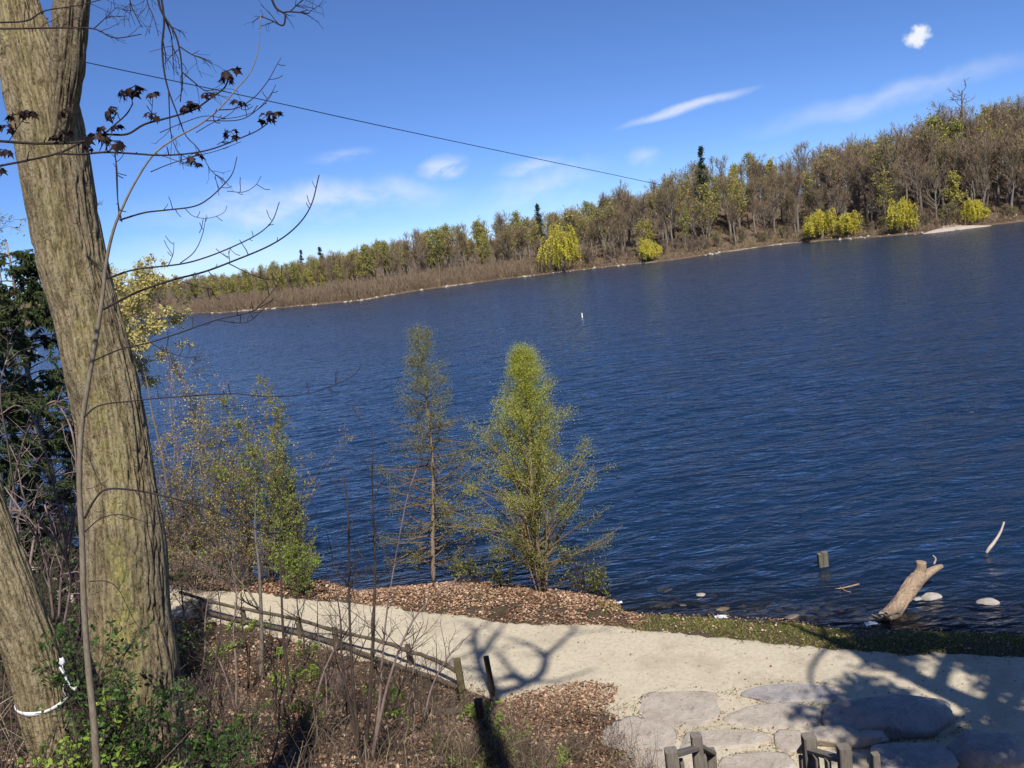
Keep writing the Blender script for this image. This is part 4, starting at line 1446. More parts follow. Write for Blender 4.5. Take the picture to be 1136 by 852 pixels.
for pts, Y_, w_ in br_px:
    if w_ < .1:
        continue
    P = wpx(pts, Y_, 7)
    R = np.linspace(w_, max(w_ * .4, .45), len(P)) * pxr(P) / 1.7
    G = Geo(); add_limb(G, P, R, 6)
    n_ = max(3, int(len(P) / 8))
    B1, Q1 = children(resample(P, 14)[None], lin(R, 14)[None], n_, (.03, .10), (55, 90), 4, .25, .95, .3, .12, .6, .6, r=r, planar=(1, .4, 1))
    V, F = tubes(B1, np.maximum(Q1, .0014), 4); G.add(V, F)
    make("branch", G, [M['darktwig']], sap)

# ---------------------------------------------------------------- maple twig in maroon leaf reaching in from the left
z3 = lambda L: [(a / 2.99, b / 2.99) for a, b in L]
LY = 3.0
lb = thing("maple_branch", tuple(aty(-60, 180, LY)), "dark maple branch with drooping maroon young leaves crossing the big trunk", "branch")
lb_px = [
    (z3([(-240, 450), (-30, 465), (0, 468), (130, 476), (270, 470), (340, 447), (420, 445), (480, 412), (560, 390), (640, 365), (700, 325), (745, 290), (758, 255)]), 3.4),
    (z3([(-240, 640), (-30, 560), (0, 550), (100, 530), (200, 506), (270, 472), (340, 446), (385, 410), (420, 378), (440, 345)]), 3.0),
    (z3([(190, 508), (260, 512), (350, 505), (450, 510), (530, 515), (620, 510), (700, 495), (780, 465), (850, 435), (890, 408)]), 2.6),
    (z3([(500, 405), (502, 385), (505, 350), (507, 325)]), 1.0),
    (z3([(375, 412), (370, 395), (362, 380)]), 1.0),
    (z3([(330, 500), (345, 470), (350, 455)]), 1.0),
    (z3([(440, 345), (436, 325), (432, 310)]), 1.2),
    (z3([(690, 330), (688, 320), (686, 315)]), .9),
    (z3([(650, 440), (700, 410), (760, 380), (790, 350)]), 1.0),
    (z3([(720, 480), (745, 465), (765, 445)]), .9),
    (z3([(380, 505), (388, 560), (390, 620), (392, 690), (397, 732)]), 1.4),
    (z3([(180, 480), (200, 440), (205, 385)]), 1.0),
    (z3([(30, 468), (60, 420), (90, 380)]), 1.0),
    (z3([(530, 440), (600, 410), (680, 385), (760, 392), (840, 372), (890, 330), (915, 280)]), 1.0),
    (z3([(500, 570), (560, 545), (640, 520), (720, 500), (800, 470)]), 1.2),
]
for pts, w_ in lb_px:
    P = wpx(pts, LY, 7)
    R = np.linspace(w_, max(w_ * .45, .6), len(P)) * pxr(P) / 2
    G = Geo(); add_limb(G, P, R, 7)
    # knobbly bud scars
    B1, Q1 = children(resample(P, 14)[None], lin(R, 14)[None], 4, (.02, .05), (40, 80), 3, .2, .95, .2, .1, .7, .7, r=r)
    V, F = tubes(B1, np.maximum(Q1, .0015), 4); G.add(V, F)
    make("twig", G, [M['darktwig']], lb)


def maple_leaf_template():
    """young maple leaf: five pointed lobes, cupped downwards"""
    ang = np.radians([-150, -112, -95, -52, -40, -12, 0, 12, 40, 52, 95, 112, 150]) 
    rad = np.array([.30, .52, .34, .78, .42, .55, 1.0, .55, .42, .78, .34, .52, .30])
    pts = [(0, 0, 0)] + [(rr * math.sin(a), .25 + rr * math.cos(a) * .8, -.30 * abs(math.sin(a)) * rr - .12 * rr) for rr, a in zip(rad, ang)]
    F = [[0, q, q + 1] for q in range(1, len(pts) - 1)]
    return np.array(pts), np.array(F)


ML = maple_leaf_template()


def leaf_cluster(seed, n=6):
    rr = np.random.default_rng(seed)
    G = Geo()
    a = np.arange(n) * 6.28 / n + rr.random(n) * .8
    d = np.stack([np.cos(a), .5 * np.sin(a), -.55 - 1.1 * rr.random(n)], -1)
    st = np.zeros((n, 3))
    en = norm(d * np.array([1, 1, .2])) * (.012 + .012 * rr.random((n, 1))) + np.array([0, 0, .006])
    V, F = tubes(np.stack([st, en], 1), np.full((n, 2), .0011), 4); G.add(V, F, 0)
    y = norm(d)
    x = norm(np.cross(y, np.array([0, 0, 1.0]) + .3 * rr.normal(size=(n, 3))))
    z = np.cross(x, y)
    scatter(G, ML, en, np.stack([x, y, z], -1), .021 + .013 * rr.random(n), 0, False)
    return G.mesh("leaf_cluster", [M['maroon']])


LC = [leaf_cluster(q) for q in range(5)]
for (x, y, s_) in [(430, 300, 1.45), (410, 305, .8), (506, 312, .85), (506, 382, .9), (360, 370, 1.0), (312, 448, 1.2), (335, 425, .8), (375, 470, 1.35), (345, 455, .9), (755, 238, 1.25), (752, 265, .8), (688, 312, .8), (640, 345, 1.0),
                   (612, 358, .9), (790, 338, .95), (765, 440, .9), (885, 385, 1.1), (910, 378, .9), (645, 520, 1.05), (205, 372, .9), (215, 438, .95), (85, 372, 1.1), (55, 382, 1.0), (20, 420, 1.0), (10, 500, 1.0), (-15, 560, 1.1), (180, 455, .8), (292, 488, .6), (655, 545, .6), (385, 420, .9)]:
    P = aty(x / 2.99, y / 2.99 - 1, LY)
    c = link("leaf_cluster", LC[r.integers(0, 5)], lb, tuple(P - np.array(lb.location)))
    c.scale = (s_ * .92,) * 3
    c.rotation_euler = (r.normal() * .35, r.normal() * .3, r.random() * 6.28)
# ---------------------------------------------------------------- shrubs, saplings and small trees on the bank
def bush(name, foot, height, width, label, cat, seed, stems=7, nleaf=500, lsize=(.03, .06), bark='twig', leaf='brightleaf', tw=160, arch=.12, group=None, r0=.012, leaf_lo=.25, tmpl=LEAF_OVAL, twr=.0022, ang=(8, 38)):
    """many stemmed shrub: stems, a network of twigs, leaves"""
    rr = np.random.default_rng(seed)
    foot = np.asarray(foot, float)
    o = thing(name, tuple(foot), label, cat, group)
    a = rr.random(stems) * 6.28
    k = 8
    P = np.zeros((stems, k, 3))
    P[:, 0, :2] = rr.normal(size=(stems, 2)) * .06 * width
    el = np.radians(ang[0] + (ang[1] - ang[0]) * rr.random(stems))
    d = np.stack([np.cos(a) * np.sin(el), np.sin(a) * np.sin(el), np.cos(el)], -1)
    L = height * (.7 + .45 * rr.random(stems))
    for q in range(1, k):
        d = norm(d + rr.normal(size=(stems, 3)) * .10 + np.array([0, 0, -arch * q / k]))
        P[:, q] = P[:, q - 1] + d * (L / (k - 1))[:, None]
    P[:, 0, 2] -= .08
    R = r0 * (.7 + .6 * rr.random((stems, 1))) * np.linspace(1, .25, k)[None]
    G = Geo(); V, F = tubes(P, R, 5); G.add(V, F)
    link("stem", G.mesh("stem", [M[bark]]), o)
    C_ = Geo()
    B1, Q1 = children(P, R, tw, (width * .25, width * .6), (20, 65), 5, .12, 1, .06, .16, .55, .4, r=rr)
    V, F = tubes(B1, np.maximum(Q1, twr), 4); C_.add(V, F, 0)
    B2, Q2 = children(B1, Q1, tw * 3, (width * .08, width * .25), (20, 65), 4, .1, 1, .05, .18, .7, .5, r=rr)
    V, F = tubes(B2, np.maximum(Q2, twr * .8), 3); C_.add(V, F, 0)
    if nleaf:
        pts = np.concatenate([along(B2, int(nleaf * .8), rr, .1), along(B1, nleaf - int(nleaf * .8), rr, leaf_lo)])
        rand_leaves(C_, pts, lsize, rr, 1, tmpl, droop=.2, spread=.01)
    link("foliage" if nleaf else "twigs", C_.mesh("foliage", [M[bark], M[leaf]]), o)
    return o


def tree(name, path, radii, label, cat, seed, prof, nb, leaf, nleaf, lsize, bark='larchbark', twig='tantwig', droop=-.02, ang=(55, 85), tw=(5, 4), split=None, leafmat2=None, twr=.004):
    """young tree: trunk, side branches shaped by a profile of lengths along the height, leaves"""
    rr = np.random.default_rng(seed)
    P = resample(np.asarray(path), 24)
    R = lin(radii, 24)
    o = thing(name, tuple(P[0]), label, cat)
    G = Geo(); add_limb(G, P, R, 9)
    make("trunk", G, [M[bark]], o)
    C_ = Geo()
    t = (np.arange(nb) + rr.random(nb)) / nb
    t = .06 + .93 * t
    x = t * 23; i = np.minimum(x.astype(int), 22); f = (x - i)[:, None]
    st = P[i] * (1 - f) + P[i + 1] * f
    a = np.arange(nb) * 2.4 + rr.random(nb)
    el = np.radians(ang[0] + (ang[1] - ang[0]) * rr.random(nb))
    d = np.stack([np.cos(a) * np.sin(el), np.sin(a) * np.sin(el), np.cos(el)], -1)
    L = np.interp(t, np.linspace(0, 1, len(prof)), prof) * (.55 + .6 * rr.random(nb))
    k = 7
    B = np.empty((nb, k, 3)); B[:, 0] = st
    for q in range(1, k):
        d = norm(d + rr.normal(size=(nb, 3)) * .10 + np.array([0, 0, droop]))
        B[:, q] = B[:, q - 1] + d * (L / (k - 1))[:, None]
    rad = np.minimum(np.interp(t, np.linspace(0, 1, 24), R) * .45, .03)
    Q = np.maximum(rad[:, None] * np.linspace(1, .3, k)[None], twr)
    V, F = tubes(B, Q, 5); C_.add(V, F, 0)
    tl = np.interp(t, [0, .6, 1], [1, .8, .35]).mean()
    B1, Q1 = children(B, Q, nb * tw[0], (.16 * tl, .5 * tl), (25, 65), 5, .15, 1, 0, .16, .6, .4, r=rr)
    V, F = tubes(B1, np.maximum(Q1, twr * .75), 3); C_.add(V, F, 0)
    B2, Q2 = children(B1, Q1, nb * tw[0] * tw[1], (.06, .2), (25, 65), 3, .1, 1, 0, .18, .7, .5, r=rr)
    V, F = tubes(B2, np.maximum(Q2, twr * .6), 3); C_.add(V, F, 0)
    n1 = int(nleaf * .6)
    pts = np.concatenate([along(B2, n1, rr, 0), along(B1, nleaf - n1, rr, .2)])
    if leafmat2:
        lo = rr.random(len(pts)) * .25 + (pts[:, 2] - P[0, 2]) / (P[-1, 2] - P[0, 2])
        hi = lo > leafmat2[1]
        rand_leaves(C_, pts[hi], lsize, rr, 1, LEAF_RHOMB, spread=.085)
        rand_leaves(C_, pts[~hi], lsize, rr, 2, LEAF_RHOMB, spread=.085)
    else:
        rand_leaves(C_, pts, lsize, rr, 1, LEAF_RHOMB, spread=.085)
    mats = [M[twig], M[leaf]] + ([M[leafmat2[0]]] if leafmat2 else [])
    make("crown", C_, mats, o)
    return o


# the two lakeside trees
fa = on_ground(481, 648)
pa = wpx([(481, 648), (480, 600), (481, 555), (479, 500), (474, 450), (468, 400), (463, 363)], fa[1], 4)
tree("lakeside_tree", pa, [.065, .055, .045, .03, .008], "slim sparse young tree, left of the two standing in fallen leaves by the water", "tree", 11,
     [1.4, 2.0, 1.9, 1.6, 1.25, .9, .5, .12], 120, 'sparse', 24000, (.014, .034), ang=(60, 95), droop=.02, tw=(7, 4), twr=.0045)
fb = on_ground(601, 657)
pb = wpx([(601, 657), (598, 620), (592, 580), (589, 520), (587, 470), (583, 430), (580, 391)], fb[1], 4)
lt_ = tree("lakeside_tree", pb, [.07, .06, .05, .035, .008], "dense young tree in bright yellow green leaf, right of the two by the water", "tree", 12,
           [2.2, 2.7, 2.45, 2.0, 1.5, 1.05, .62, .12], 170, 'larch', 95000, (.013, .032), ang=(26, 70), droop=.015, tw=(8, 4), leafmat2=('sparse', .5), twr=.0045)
for q in range(7):
    a = r.random() * 6.28
    h_ = 1.5 + 2.2 * r.random()
    P = catmull(np.array([fb + [.12 * math.cos(a), .12 * math.sin(a), -.05], fb + [.35 * math.cos(a), .35 * math.sin(a), h_ * .4], fb + [.75 * math.cos(a), .7 * math.sin(a), h_]]), 5)
    G = Geo(); add_limb(G, P, np.linspace(.028, .006, len(P)), 6)
    twiggery(G, resample(P, 8), lin(np.linspace(.028, .006, 8), 8), r, 14, (.3, .7), 40, (.1, .3), rmin=.004)
    make("side_stem", G, [M['larchbark']], lt_)
G = Geo()
P = wpx([(603, 655), (596, 632), (588, 610), (582, 596), (582, 578)], fb[1] + .05, 4)
add_limb(G, P, np.linspace(.10, .075, len(P)), 9)
make("dead_stem", G, [M['deadwood']], lt_)

# low growth round the feet of the two trees
for q, (px_, py_, h_, w_) in enumerate([(530, 648, .8, 1.0), (560, 652, .7, .9), (645, 660, 1.2, 1.5), (665, 662, .7, 1.0), (510, 645, .9, .8)]):
    f_ = on_ground(px_, py_)
    bush("shrub", f_, h_, w_, ["leggy grey green shrub between the two lakeside trees", "low leafy shrub just left of the dense lakeside tree", "twiggy green shrub spilling right from the foot of the dense lakeside tree",
                               "small shrub at the water's edge, right end of the leaf covered bank", "thin shrub at the right foot of the slim sparse tree"][q], "shrub", 200 + q, 8, 420, (.03, .07), 'twig', 'sparse', 70, twr=.0035)

# shrubs and thin trees on the left bank by the water
LB = [  # foot px, top px, width, leaves, leaf material, label
    ((345, 652), 436, .9, 850, 'sparse', "slender pale green young tree at the right end of the bank thicket", 3, (2, 12)),
    ((322, 650), 500, 1.1, 1100, 'brightleaf', "leafy green shrub under the slender pale green tree", 8, (6, 28)),
    ((300, 648), 470, 1.0, 350, 'bud', "reddish twiggy bush second from the right in the bank thicket", 8, (6, 30)),
    ((275, 648), 430, 1.3, 480, 'bud', "tall brown bush with yellow buds in the middle of the bank thicket", 9, (5, 30)),
    ((248, 648), 440, 1.3, 650, 'sparse', "greenish budding bush left of the tall brown one in the thicket", 9, (6, 32)),
    ((222, 650), 465, 1.2, 400, 'bud', "brown bush with olive buds near the big trunk", 9, (6, 34)),
    ((198, 652), 410, 1.4, 330, 'yellow', "tall thin bush with pale buds reaching over the water beside the big trunk", 7, (4, 30)),
    ((175, 655), 480, 1.3, 300, 'bud', "dense brown bush half hidden by the big trunk", 10, (6, 34)),
    ((335, 660), 590, .7, 500, 'brightleaf', "low bright green shrub by the path below the bank thicket", 8, (8, 40)),
    ((260, 655), 570, 1.0, 160, 'bud', "low tangle of reddish twigs below the tall brown bush", 12, (10, 50)),
    ((215, 655), 575, 1.0, 160, 'bud', "low tangle of grey twigs right of the big trunk", 12, (10, 50)),
]
for q, (ft, top, w_, nl, lm, lab, ns, an) in enumerate(LB):
    f_ = on_ground(*ft)
    h_ = (aty(ft[0], top, f_[1])[2] - f_[2]) * .98
    bush("shrub" if q else "young_tree", f_, h_, w_ * 1.35, lab, "shrub" if q else "tree", 300 + q, ns + (5 if q else 0), int(nl * 10), (.026, .056), 'cane' if q in (1, 4, 6, 7, 9, 10) else 'tantwig', lm, 330, .08, r0=.016, twr=.004, ang=an, tmpl=LEAF_RHOMB)

# thin bare saplings on the slope
def sapling(stems, foot_px, label, seed, twig='greytwig', n1=10, leafn=0):
    rr = np.random.default_rng(seed)
    f_ = on_ground(*foot_px)
    o = thing("sapling", tuple(f_), label, "sapling")
    for pts, w_ in stems:
        Ys = f_[1] + np.linspace(0, .15, len(pts))
        P = wpx(pts, Ys, 7)
        R = np.linspace(w_, .8, len(P)) * pxr(P) / 2
        G = Geo(); add_limb(G, P, R, 6)
        make("stem", G, [M[twig]], o)
        G = Geo()
        B1, B2 = twiggery(G, resample(P, 14), lin(R, 14), rr, n1, (.35, 1.0), n1 * 4, (.12, .4), ang=(25, 55), trop=.10, t0=.25, rmin=.0028)
        if leafn:
            rand_leaves(G, along(B2, leafn, rr, .3), (.02, .045), rr, 1, LEAF_OVAL)
        make("twigs", G, [M['twig'], M['brightleaf']], o)
    return o


sapling([([(404, 852), (408, 800), (413, 730), (415, 678), (416, 610), (413, 540), (414, 480)], 6.0), ([(400, 845), (390, 790), (380, 740), (378, 690), (372, 650)], 4.5),
         ([(398, 830), (392, 760), (388, 690), (387, 600), (384, 545), (377, 525)], 4.2)], (402, 848), "clump of three thin bare saplings at the bottom centre left", 501, 'twig', 12)
sapling([([(412, 845), (430, 760), (452, 700), (475, 668), (510, 640)], 4.0), ([(412, 845), (420, 790), (425, 720), (432, 660), (450, 560), (462, 520)], 3.6)], (412, 846), "pair of bare saplings leaning right over the fence rail", 502, 'cane', 11)
sapling([([(290, 755), (290, 700), (289, 660), (287, 625), (283, 590), (284, 540)], 6.0), ([(290, 680), (275, 655), (262, 640), (250, 615)], 2.4)], (290, 756), "grey stemmed sapling standing left of the path fence", 503, 'greytwig', 9, 40)
sapling([([(322, 780), (318, 740), (314, 700), (312, 650), (310, 600), (313, 550)], 4.6)], (322, 780), "dark straight sapling in front of the fence, next to the grey stemmed one", 504, 'twig', 8, 20)
sapling([([(262, 790), (262, 740), (259, 700), (262, 660), (256, 620)], 3.6), ([(262, 790), (250, 750), (236, 720), (215, 700)], 3)], (262, 791), "thin brown sapling with a low left fork among dead leaves", 505, 'cane', 10, 60)
sapling([([(345, 815), (352, 770), (366, 730), (385, 700), (398, 680)], 3.4)], (345, 815), "whippy reddish sapling bending right below the fence", 506, 'cane', 9)
sapling([([(470, 800), (480, 760), (500, 725), (526, 700)], 3.0)], (470, 801), "short pale twig sapling beside the lowest fence post", 507, 'cane', 8)
sapling([([(228, 852), (232, 790), (240, 730), (245, 690), (240, 640)], 4.0)], (228, 851), "dark sapling at the edge of the green shrub below the big trunk", 508, 'twig', 11, 40)

for q, (x0, y0_, x1, y1_, w_, tw_, lab) in enumerate([
        (200, 735, 205, 610, 3.0, 'twig', "dark whip right beside the big trunk"),
        (218, 770, 236, 640, 2.6, 'cane', "slim brown whip leaning right near the big trunk"),
        (275, 772, 268, 650, 3.0, 'twig', "dark whip standing left of the grey stemmed sapling"),
        (305, 800, 300, 672, 2.6, 'twig', "dark whip below the fence, right of the grey stemmed sapling"),
        (336, 742, 330, 640, 2.8, 'twig', "dark whip crossing the fence at its third post"),
        (362, 800, 352, 660, 2.6, 'cane', "brown whip left of the clump of three saplings"),
        (385, 800, 368, 690, 2.4, 'twig', "short dark whip close left of the clump of three saplings"),
        (428, 800, 470, 690, 2.6, 'twig', "dark whip slanting right across the lower fence"),
        (455, 830, 462, 720, 2.4, 'cane', "brown whip below the lower end of the fence"),
        (250, 850, 246, 740, 2.8, 'twig', "dark whip at the bottom edge by the green shrubs"),
        (300, 850, 318, 750, 2.4, 'cane', "pale whip at the bottom edge leaning right")]):
    sapling([([(x0, y0_), ((x0 * 2 + x1) / 3 + 3, (y0_ * 2 + y1_) / 3), ((x0 + 2 * x1) / 3 - 2, (y0_ + 2 * y1_) / 3), (x1, y1_)], w_)], (x0, y0_), lab, 540 + q, tw_, 9, 24 if q % 3 == 0 else 0)

# brambles and dark thicket left of the big trunk
for q, (ft, pts, lab) in enumerate([
        ((20, 640), [[(5, 640), (12, 560), (30, 480), (60, 445), (85, 470)], [(15, 640), (20, 580), (10, 500), (0, 430), (15, 380)], [(30, 650), (40, 590), (60, 560), (90, 575)]], "arching pinkish bramble canes at the left edge"),
        ((60, 690), [[(60, 690), (50, 620), (25, 570), (5, 540)], [(65, 690), (70, 620), (85, 560), (100, 520)], [(70, 700), (78, 640), (60, 590), (50, 560), (70, 600)]], "bramble canes crossing between the two trunks"),
        ((75, 620), [[(75, 620), (60, 540), (40, 470), (20, 450), (0, 460)], [(75, 620), (85, 545), (80, 480), (60, 440)], [(60, 600), (30, 560), (20, 520)]], "tangle of bramble canes under the dark evergreen")]):
    f_ = np.array(aty(ft[0], ft[1], 6.6))
    f_[2] = min(f_[2], gz(f_[0], f_[1]))
    o = thing("bramble", tuple(f_), lab, "bramble")
    for pl in pts:
        P = wpx(pl, [6.6 + .25 * math.sin(j_ * 1.7 + q) for j_ in range(len(pl))], 7)
        R = np.linspace(3.2, 1.3, len(P)) * pxr(P) / 2
        G = Geo(); add_limb(G, P, R, 5)
        twiggery(G, resample(P, 12), lin(R, 12), r, 10, (.15, .5), 22, (.06, .2), trop=-.02, rmin=.002)
        make("cane", G, [M['cane']], o)
r2 = np.random.default_rng(88)
for q, (px_, py_, Y_, h_, w_, lm, nl, lab) in enumerate([
        (18, 740, 8.5, 1.9, 1.6, 'shrubleaf', 500, "dark leafy thicket shrub at the left edge behind the leaning trunk"),
        (75, 700, 8.0, 1.7, 1.3, 'shrubleaf', 360, "dark shrub filling the gap between the two trunks"),
        (70, 650, 11, 2.6, 2.0, 'cedar', 500, "twiggy dark bush behind the gap between the trunks"),
        (20, 620, 13, 2.8, 2.4, 'cedar', 500, "twiggy dark bush under the evergreen at the left edge")]):
    p_ = aty(px_, py_, Y_)
    f_ = np.array([p_[0], p_[1], gz(p_[0], p_[1])])
    bush("shrub", f_, h_, w_, lab, "shrub", 400 + q, 12, nl, (.03, .07), 'darktwig' if q % 2 else 'twig', lm, 200, .15, r0=.014, twr=.003, ang=(8, 55))


# evergreens at the left edge
def evergreen(px_, Y_, top_px, wid, label, seed, n=150, leaves=9000):
    rr = np.random.default_rng(seed)
    p_ = aty(px_, 500, Y_)
    f_ = np.array([p_[0], p_[1], gz(p_[0], p_[1])])
    h_ = aty(px_, top_px, Y_)[2] - f_[2]
    o = thing("evergreen_tree", tuple(f_), label, "tree")
    P = np.c_[rr.normal(size=(12, 2)).cumsum(0) * .03, np.linspace(-.1, h_, 12)]
    G = Geo(); add_limb(G, P, np.linspace(.13, .015, 12), 8)
    link("trunk", G.mesh("trunk", [M['far_bark']]), o)
    C_ = Geo()
    t = .05 + .94 * rr.random(n)
    st = np.stack([np.interp(t, np.linspace(0, 1, 12), P[:, c]) for c in range(3)], -1)
    a = rr.random(n) * 6.28
    d = np.stack([np.cos(a), np.sin(a), .25 + .25 * rr.random(n)], -1)
    L = wid * (1 - t) ** .7 * (.55 + .6 * rr.random(n)) + .15
    B = np.empty((n, 6, 3)); B[:, 0] = st
    for q in range(1, 6):
        B[:, q] = B[:, q - 1] + norm(d) * (L / 5)[:, None]
        d = d + np.array([0, 0, -.17]) + rr.normal(size=(n, 3)) * .08
    V, F = tubes(B, np.full((n, 6), .012) * np.linspace(1, .3, 6), 4); C_.add(V, F, 0)
    B1, Q1 = children(B, np.full((n, 6), .006), n * 6, (.15, .5), (25, 60), 4, .15, 1, -.12, .12, .8, .4, r=rr)
    V, F = tubes(B1, np.maximum(Q1, .003), 3); C_.add(V, F, 0)
    pts = along(B1, leaves, rr, 0)
    dd = norm(rr.normal(size=(leaves, 3)) * .5 + np.array([0, 0, -.9]) + norm(pts * np.array([1, 1, 0])) * .5)
    scatter(C_, LEAF_SPRAY, pts, frames_from(dd, rr), .035 + .085 * rr.random(leaves), 1)
    link("crown", C_.mesh("crown", [M['twig'], M['cedar']]), o)
    return o


evergreen(-8, 12.5, 225, 1.9, "dark drooping evergreen at the left edge, nearest of the two", 61, 230, 85000)
evergreen(64, 15, 262, 2.0, "dark evergreen just left of the big trunk, the farther one", 62, 220, 75000)

# pale flowering tree behind the evergreens and the yellow one by the water
def leafy(name, px_, Y_, top_px, base_z, spread, label, seed, leaf, nl, ls, fork=.45, ang=(25, 75), nb=26):
    rr = np.random.default_rng(seed)
    p_ = aty(px_, 330, Y_)
    f_ = np.array([p_[0], p_[1], base_z])
    h_ = aty(px_, top_px, Y_)[2] - base_z
    o = thing(name, tuple(f_), label, "tree")
    P = np.c_[rr.normal(size=(10, 2)).cumsum(0) * .05, np.linspace(-.2, h_ * .93, 10)]
    R = np.linspace(.05, .012, 10)
    G = Geo(); add_limb(G, P, R, 8)
    link("trunk", G.mesh("trunk", [M['greytwig']]), o)
    C_ = Geo()
    B, Q = children(P[None], R[None], nb, (spread * .6, spread * 1.1), ang, 6, fork, 1, .06, .12, .5, .3, r=rr, taperlen=.5)
    V, F = tubes(B, Q, 5); C_.add(V, F, 0)
    B1, Q1 = children(B, Q, nb * 7, (.3, .8), (25, 65), 5, .2, 1, .03, .16, .6, .4, r=rr)
    V, F = tubes(B1, np.maximum(Q1, .005), 3); C_.add(V, F, 0)
    B2, Q2 = children(B1, Q1, nb * 20, (.12, .35), (25, 65), 3, .2, 1, .03, .16, .6, .4, r=rr)
    V, F = tubes(B2, np.maximum(Q2, .004), 3); C_.add(V, F, 0)
    rand_leaves(C_, along(B2, nl, rr, 0), ls, rr, 1, LEAF_RHOMB, spread=.085)
    link("crown", C_.mesh("crown", [M['twig'], M[leaf]]), o)


leafy("flowering_tree", 143, 34, 299, .4, 3.6, "small tree in yellow flower showing between the big trunk and the lake", 71, 'yellow', 13000, (.06, .15), .5, (30, 95), 40)
leafy("budding_tree", 118, 26, 205, .6, 1.4, "thin pale budding tree whose top shows right of the big trunk", 72, 'yellow', 420, (.04, .09), .55, (10, 35), 20)
leafy("flowering_tree", 12, 24, 212, .8, 1.9, "pale blossoming tree above the dark evergreens at the left edge", 73, 'yellow', 1400, (.05, .11), .4)
leafy("leafing_tree", 185, 29.5, 392, .2, 1.5, "twiggy small tree with pale buds over the water right of the big trunk", 74, 'yellow', 380, (.05, .1), .35, (25, 70), 26)

# dark green leafy shrubs at the foot of the big trunk
for q, (px_, py_, Y_, h_, w_, nl, lm, lab) in enumerate([
        (100, 760, 4.6, .55, .55, 620, 'shrubleaf', "green leafy shrub growing up the thin sapling beside the white band"),
        (128, 800, 4.4, .5, .6, 700, 'shrubleaf', "dark green shrub at the foot of the big trunk"),
        (190, 830, 4.6, .5, .7, 900, 'shrubleaf', "broad dark green shrub at the bottom right of the big trunk"),
        (235, 850, 4.9, .45, .6, 600, 'shrubleaf', "dark green shrub at the bottom edge, farthest right of the leafy ones"),
        (90, 848, 4.0, .4, .4, 380, 'brightleaf', "bright green seedling shrub at the very bottom by the leaning trunk"),
        (150, 860, 4.3, .45, .6, 700, 'shrubleaf', "shaded green shrub along the bottom edge under the big trunk")]):
    p_ = aty(px_, py_ + 30, Y_)
    bush("leafy_shrub", p_, h_, w_, lab, "shrub", 600 + q, 9, nl, (.02, .042), 'twig', lm, 90, .15, r0=.006, twr=.0014, ang=(10, 60))
for q, (px_, py_, s_) in enumerate([(192, 705, .35), (310, 760, .42), (332, 800, .45), (262, 712, .3), (350, 742, .35), (540, 800, .5), (552, 835, .45), (500, 835, .35), (430, 775, .4), (290, 690, .35), (520, 790, .3), (575, 842, .35), (322, 752, .5), (340, 748, .4), (345, 718, .35), (225, 700, .35), (240, 722, .4), (262, 690, .3), (440, 790, .35), (360, 770, .3), (565, 815, .4), (548, 828, .5), (280, 800, .3), (318, 720, .35), (620, 850, .35), (525, 850, .4)]):
    f_ = on_ground(px_, py_ + 8)
    bush("seedling", f_, s_, s_ * 1.3, "low fresh green plant sprouting among the dead leaves of the slope", "plant", 700 + q, 7, 210, (.035, .075), 'twig', 'brightleaf', 18, .25, group="green plants sprouting on the leafy slope", r0=.004, twr=.0018, ang=(15, 65))


for q, (px_, py_, h_, w_, lab) in enumerate([
        (212, 745, .9, 1.0, "bare twiggy bush at the right edge of the big trunk"),
        (248, 785, .8, 1.0, "bare reddish bush below the grey stemmed sapling"),
        (335, 830, .7, .9, "bare twiggy bush at the bottom, left of the clump of three saplings"),
        (445, 835, .6, .9, "low bare bush right of the clump of three saplings"),
        (372, 775, .6, .8, "low bare bush among leaves below the fence rail"),
        (490, 845, .5, .8, "low tangle of dead twigs at the bottom edge below the half buried log"),
        (225, 690, .8, .9, "bare dark bush where the fence meets the big trunk"),
        (580, 845, .5, .8, "straw coloured bush of dead weeds at the bottom edge right of the fence posts"),
        (640, 850, .45, .8, "straw coloured weeds in front of the leftmost paving slab")]):
    f_ = on_ground(px_, py_)
    bush("bare_shrub", f_, h_, w_, lab, "shrub", 800 + q, 10, 30 if q < 7 else 0, (.02, .04), ['twig', 'cane', 'tantwig'][q % 3] if q < 7 else 'tantwig', 'brightleaf', 110, .10, r0=.007, twr=.0026, ang=(8, 50))

# ---------------------------------------------------------------- path fence
def post(G, foot, h, w, d, lean=(0, 0), top=0.0):
    foot = np.asarray(foot, float)
    beam(G, foot - np.array([0, 0, .15]), foot + np.array([lean[0], lean[1], h]), w, d)


fence = thing("path_fence", tuple(atz(369, 708, .6)), "low weathered log rail fence along the near side of the path", "fence")
up_px = [(200, 657), (236, 668), (288, 679), (332, 688), (369, 699), (412, 709), (454, 722), (486, 734), (512, 747)]
lo_px = [(215, 677), (265, 688), (332, 702), (375, 715), (433, 736), (475, 750), (512, 764)]


def rail(px_list, z, seg, rad):
    pts = [np.array(atz(x, y, z)) for x, y in px_list]
    for p in pts:
        p[2] = gz(p[0], p[1]) + (z - .56)
    # keep the picture position while following the ground
    pts = [np.array([*(atz(x, y, p[2])[:2]), p[2]]) for (x, y), p in zip(px_list, pts)]
    L = catmull(np.array(pts), 6)
    cuts = np.linspace(0, len(L) - 1, seg + 1).astype(int)
    for a, b in zip(cuts[:-1], cuts[1:]):
        P = resample(L[a:b + 1], 14)
        P = P + r.normal(size=P.shape) * .006
        G = Geo(); add_limb(G, P, rad * (1 + .10 * r.normal(size=14)), 9)
        make("rail", G, [M['rail']], fence)


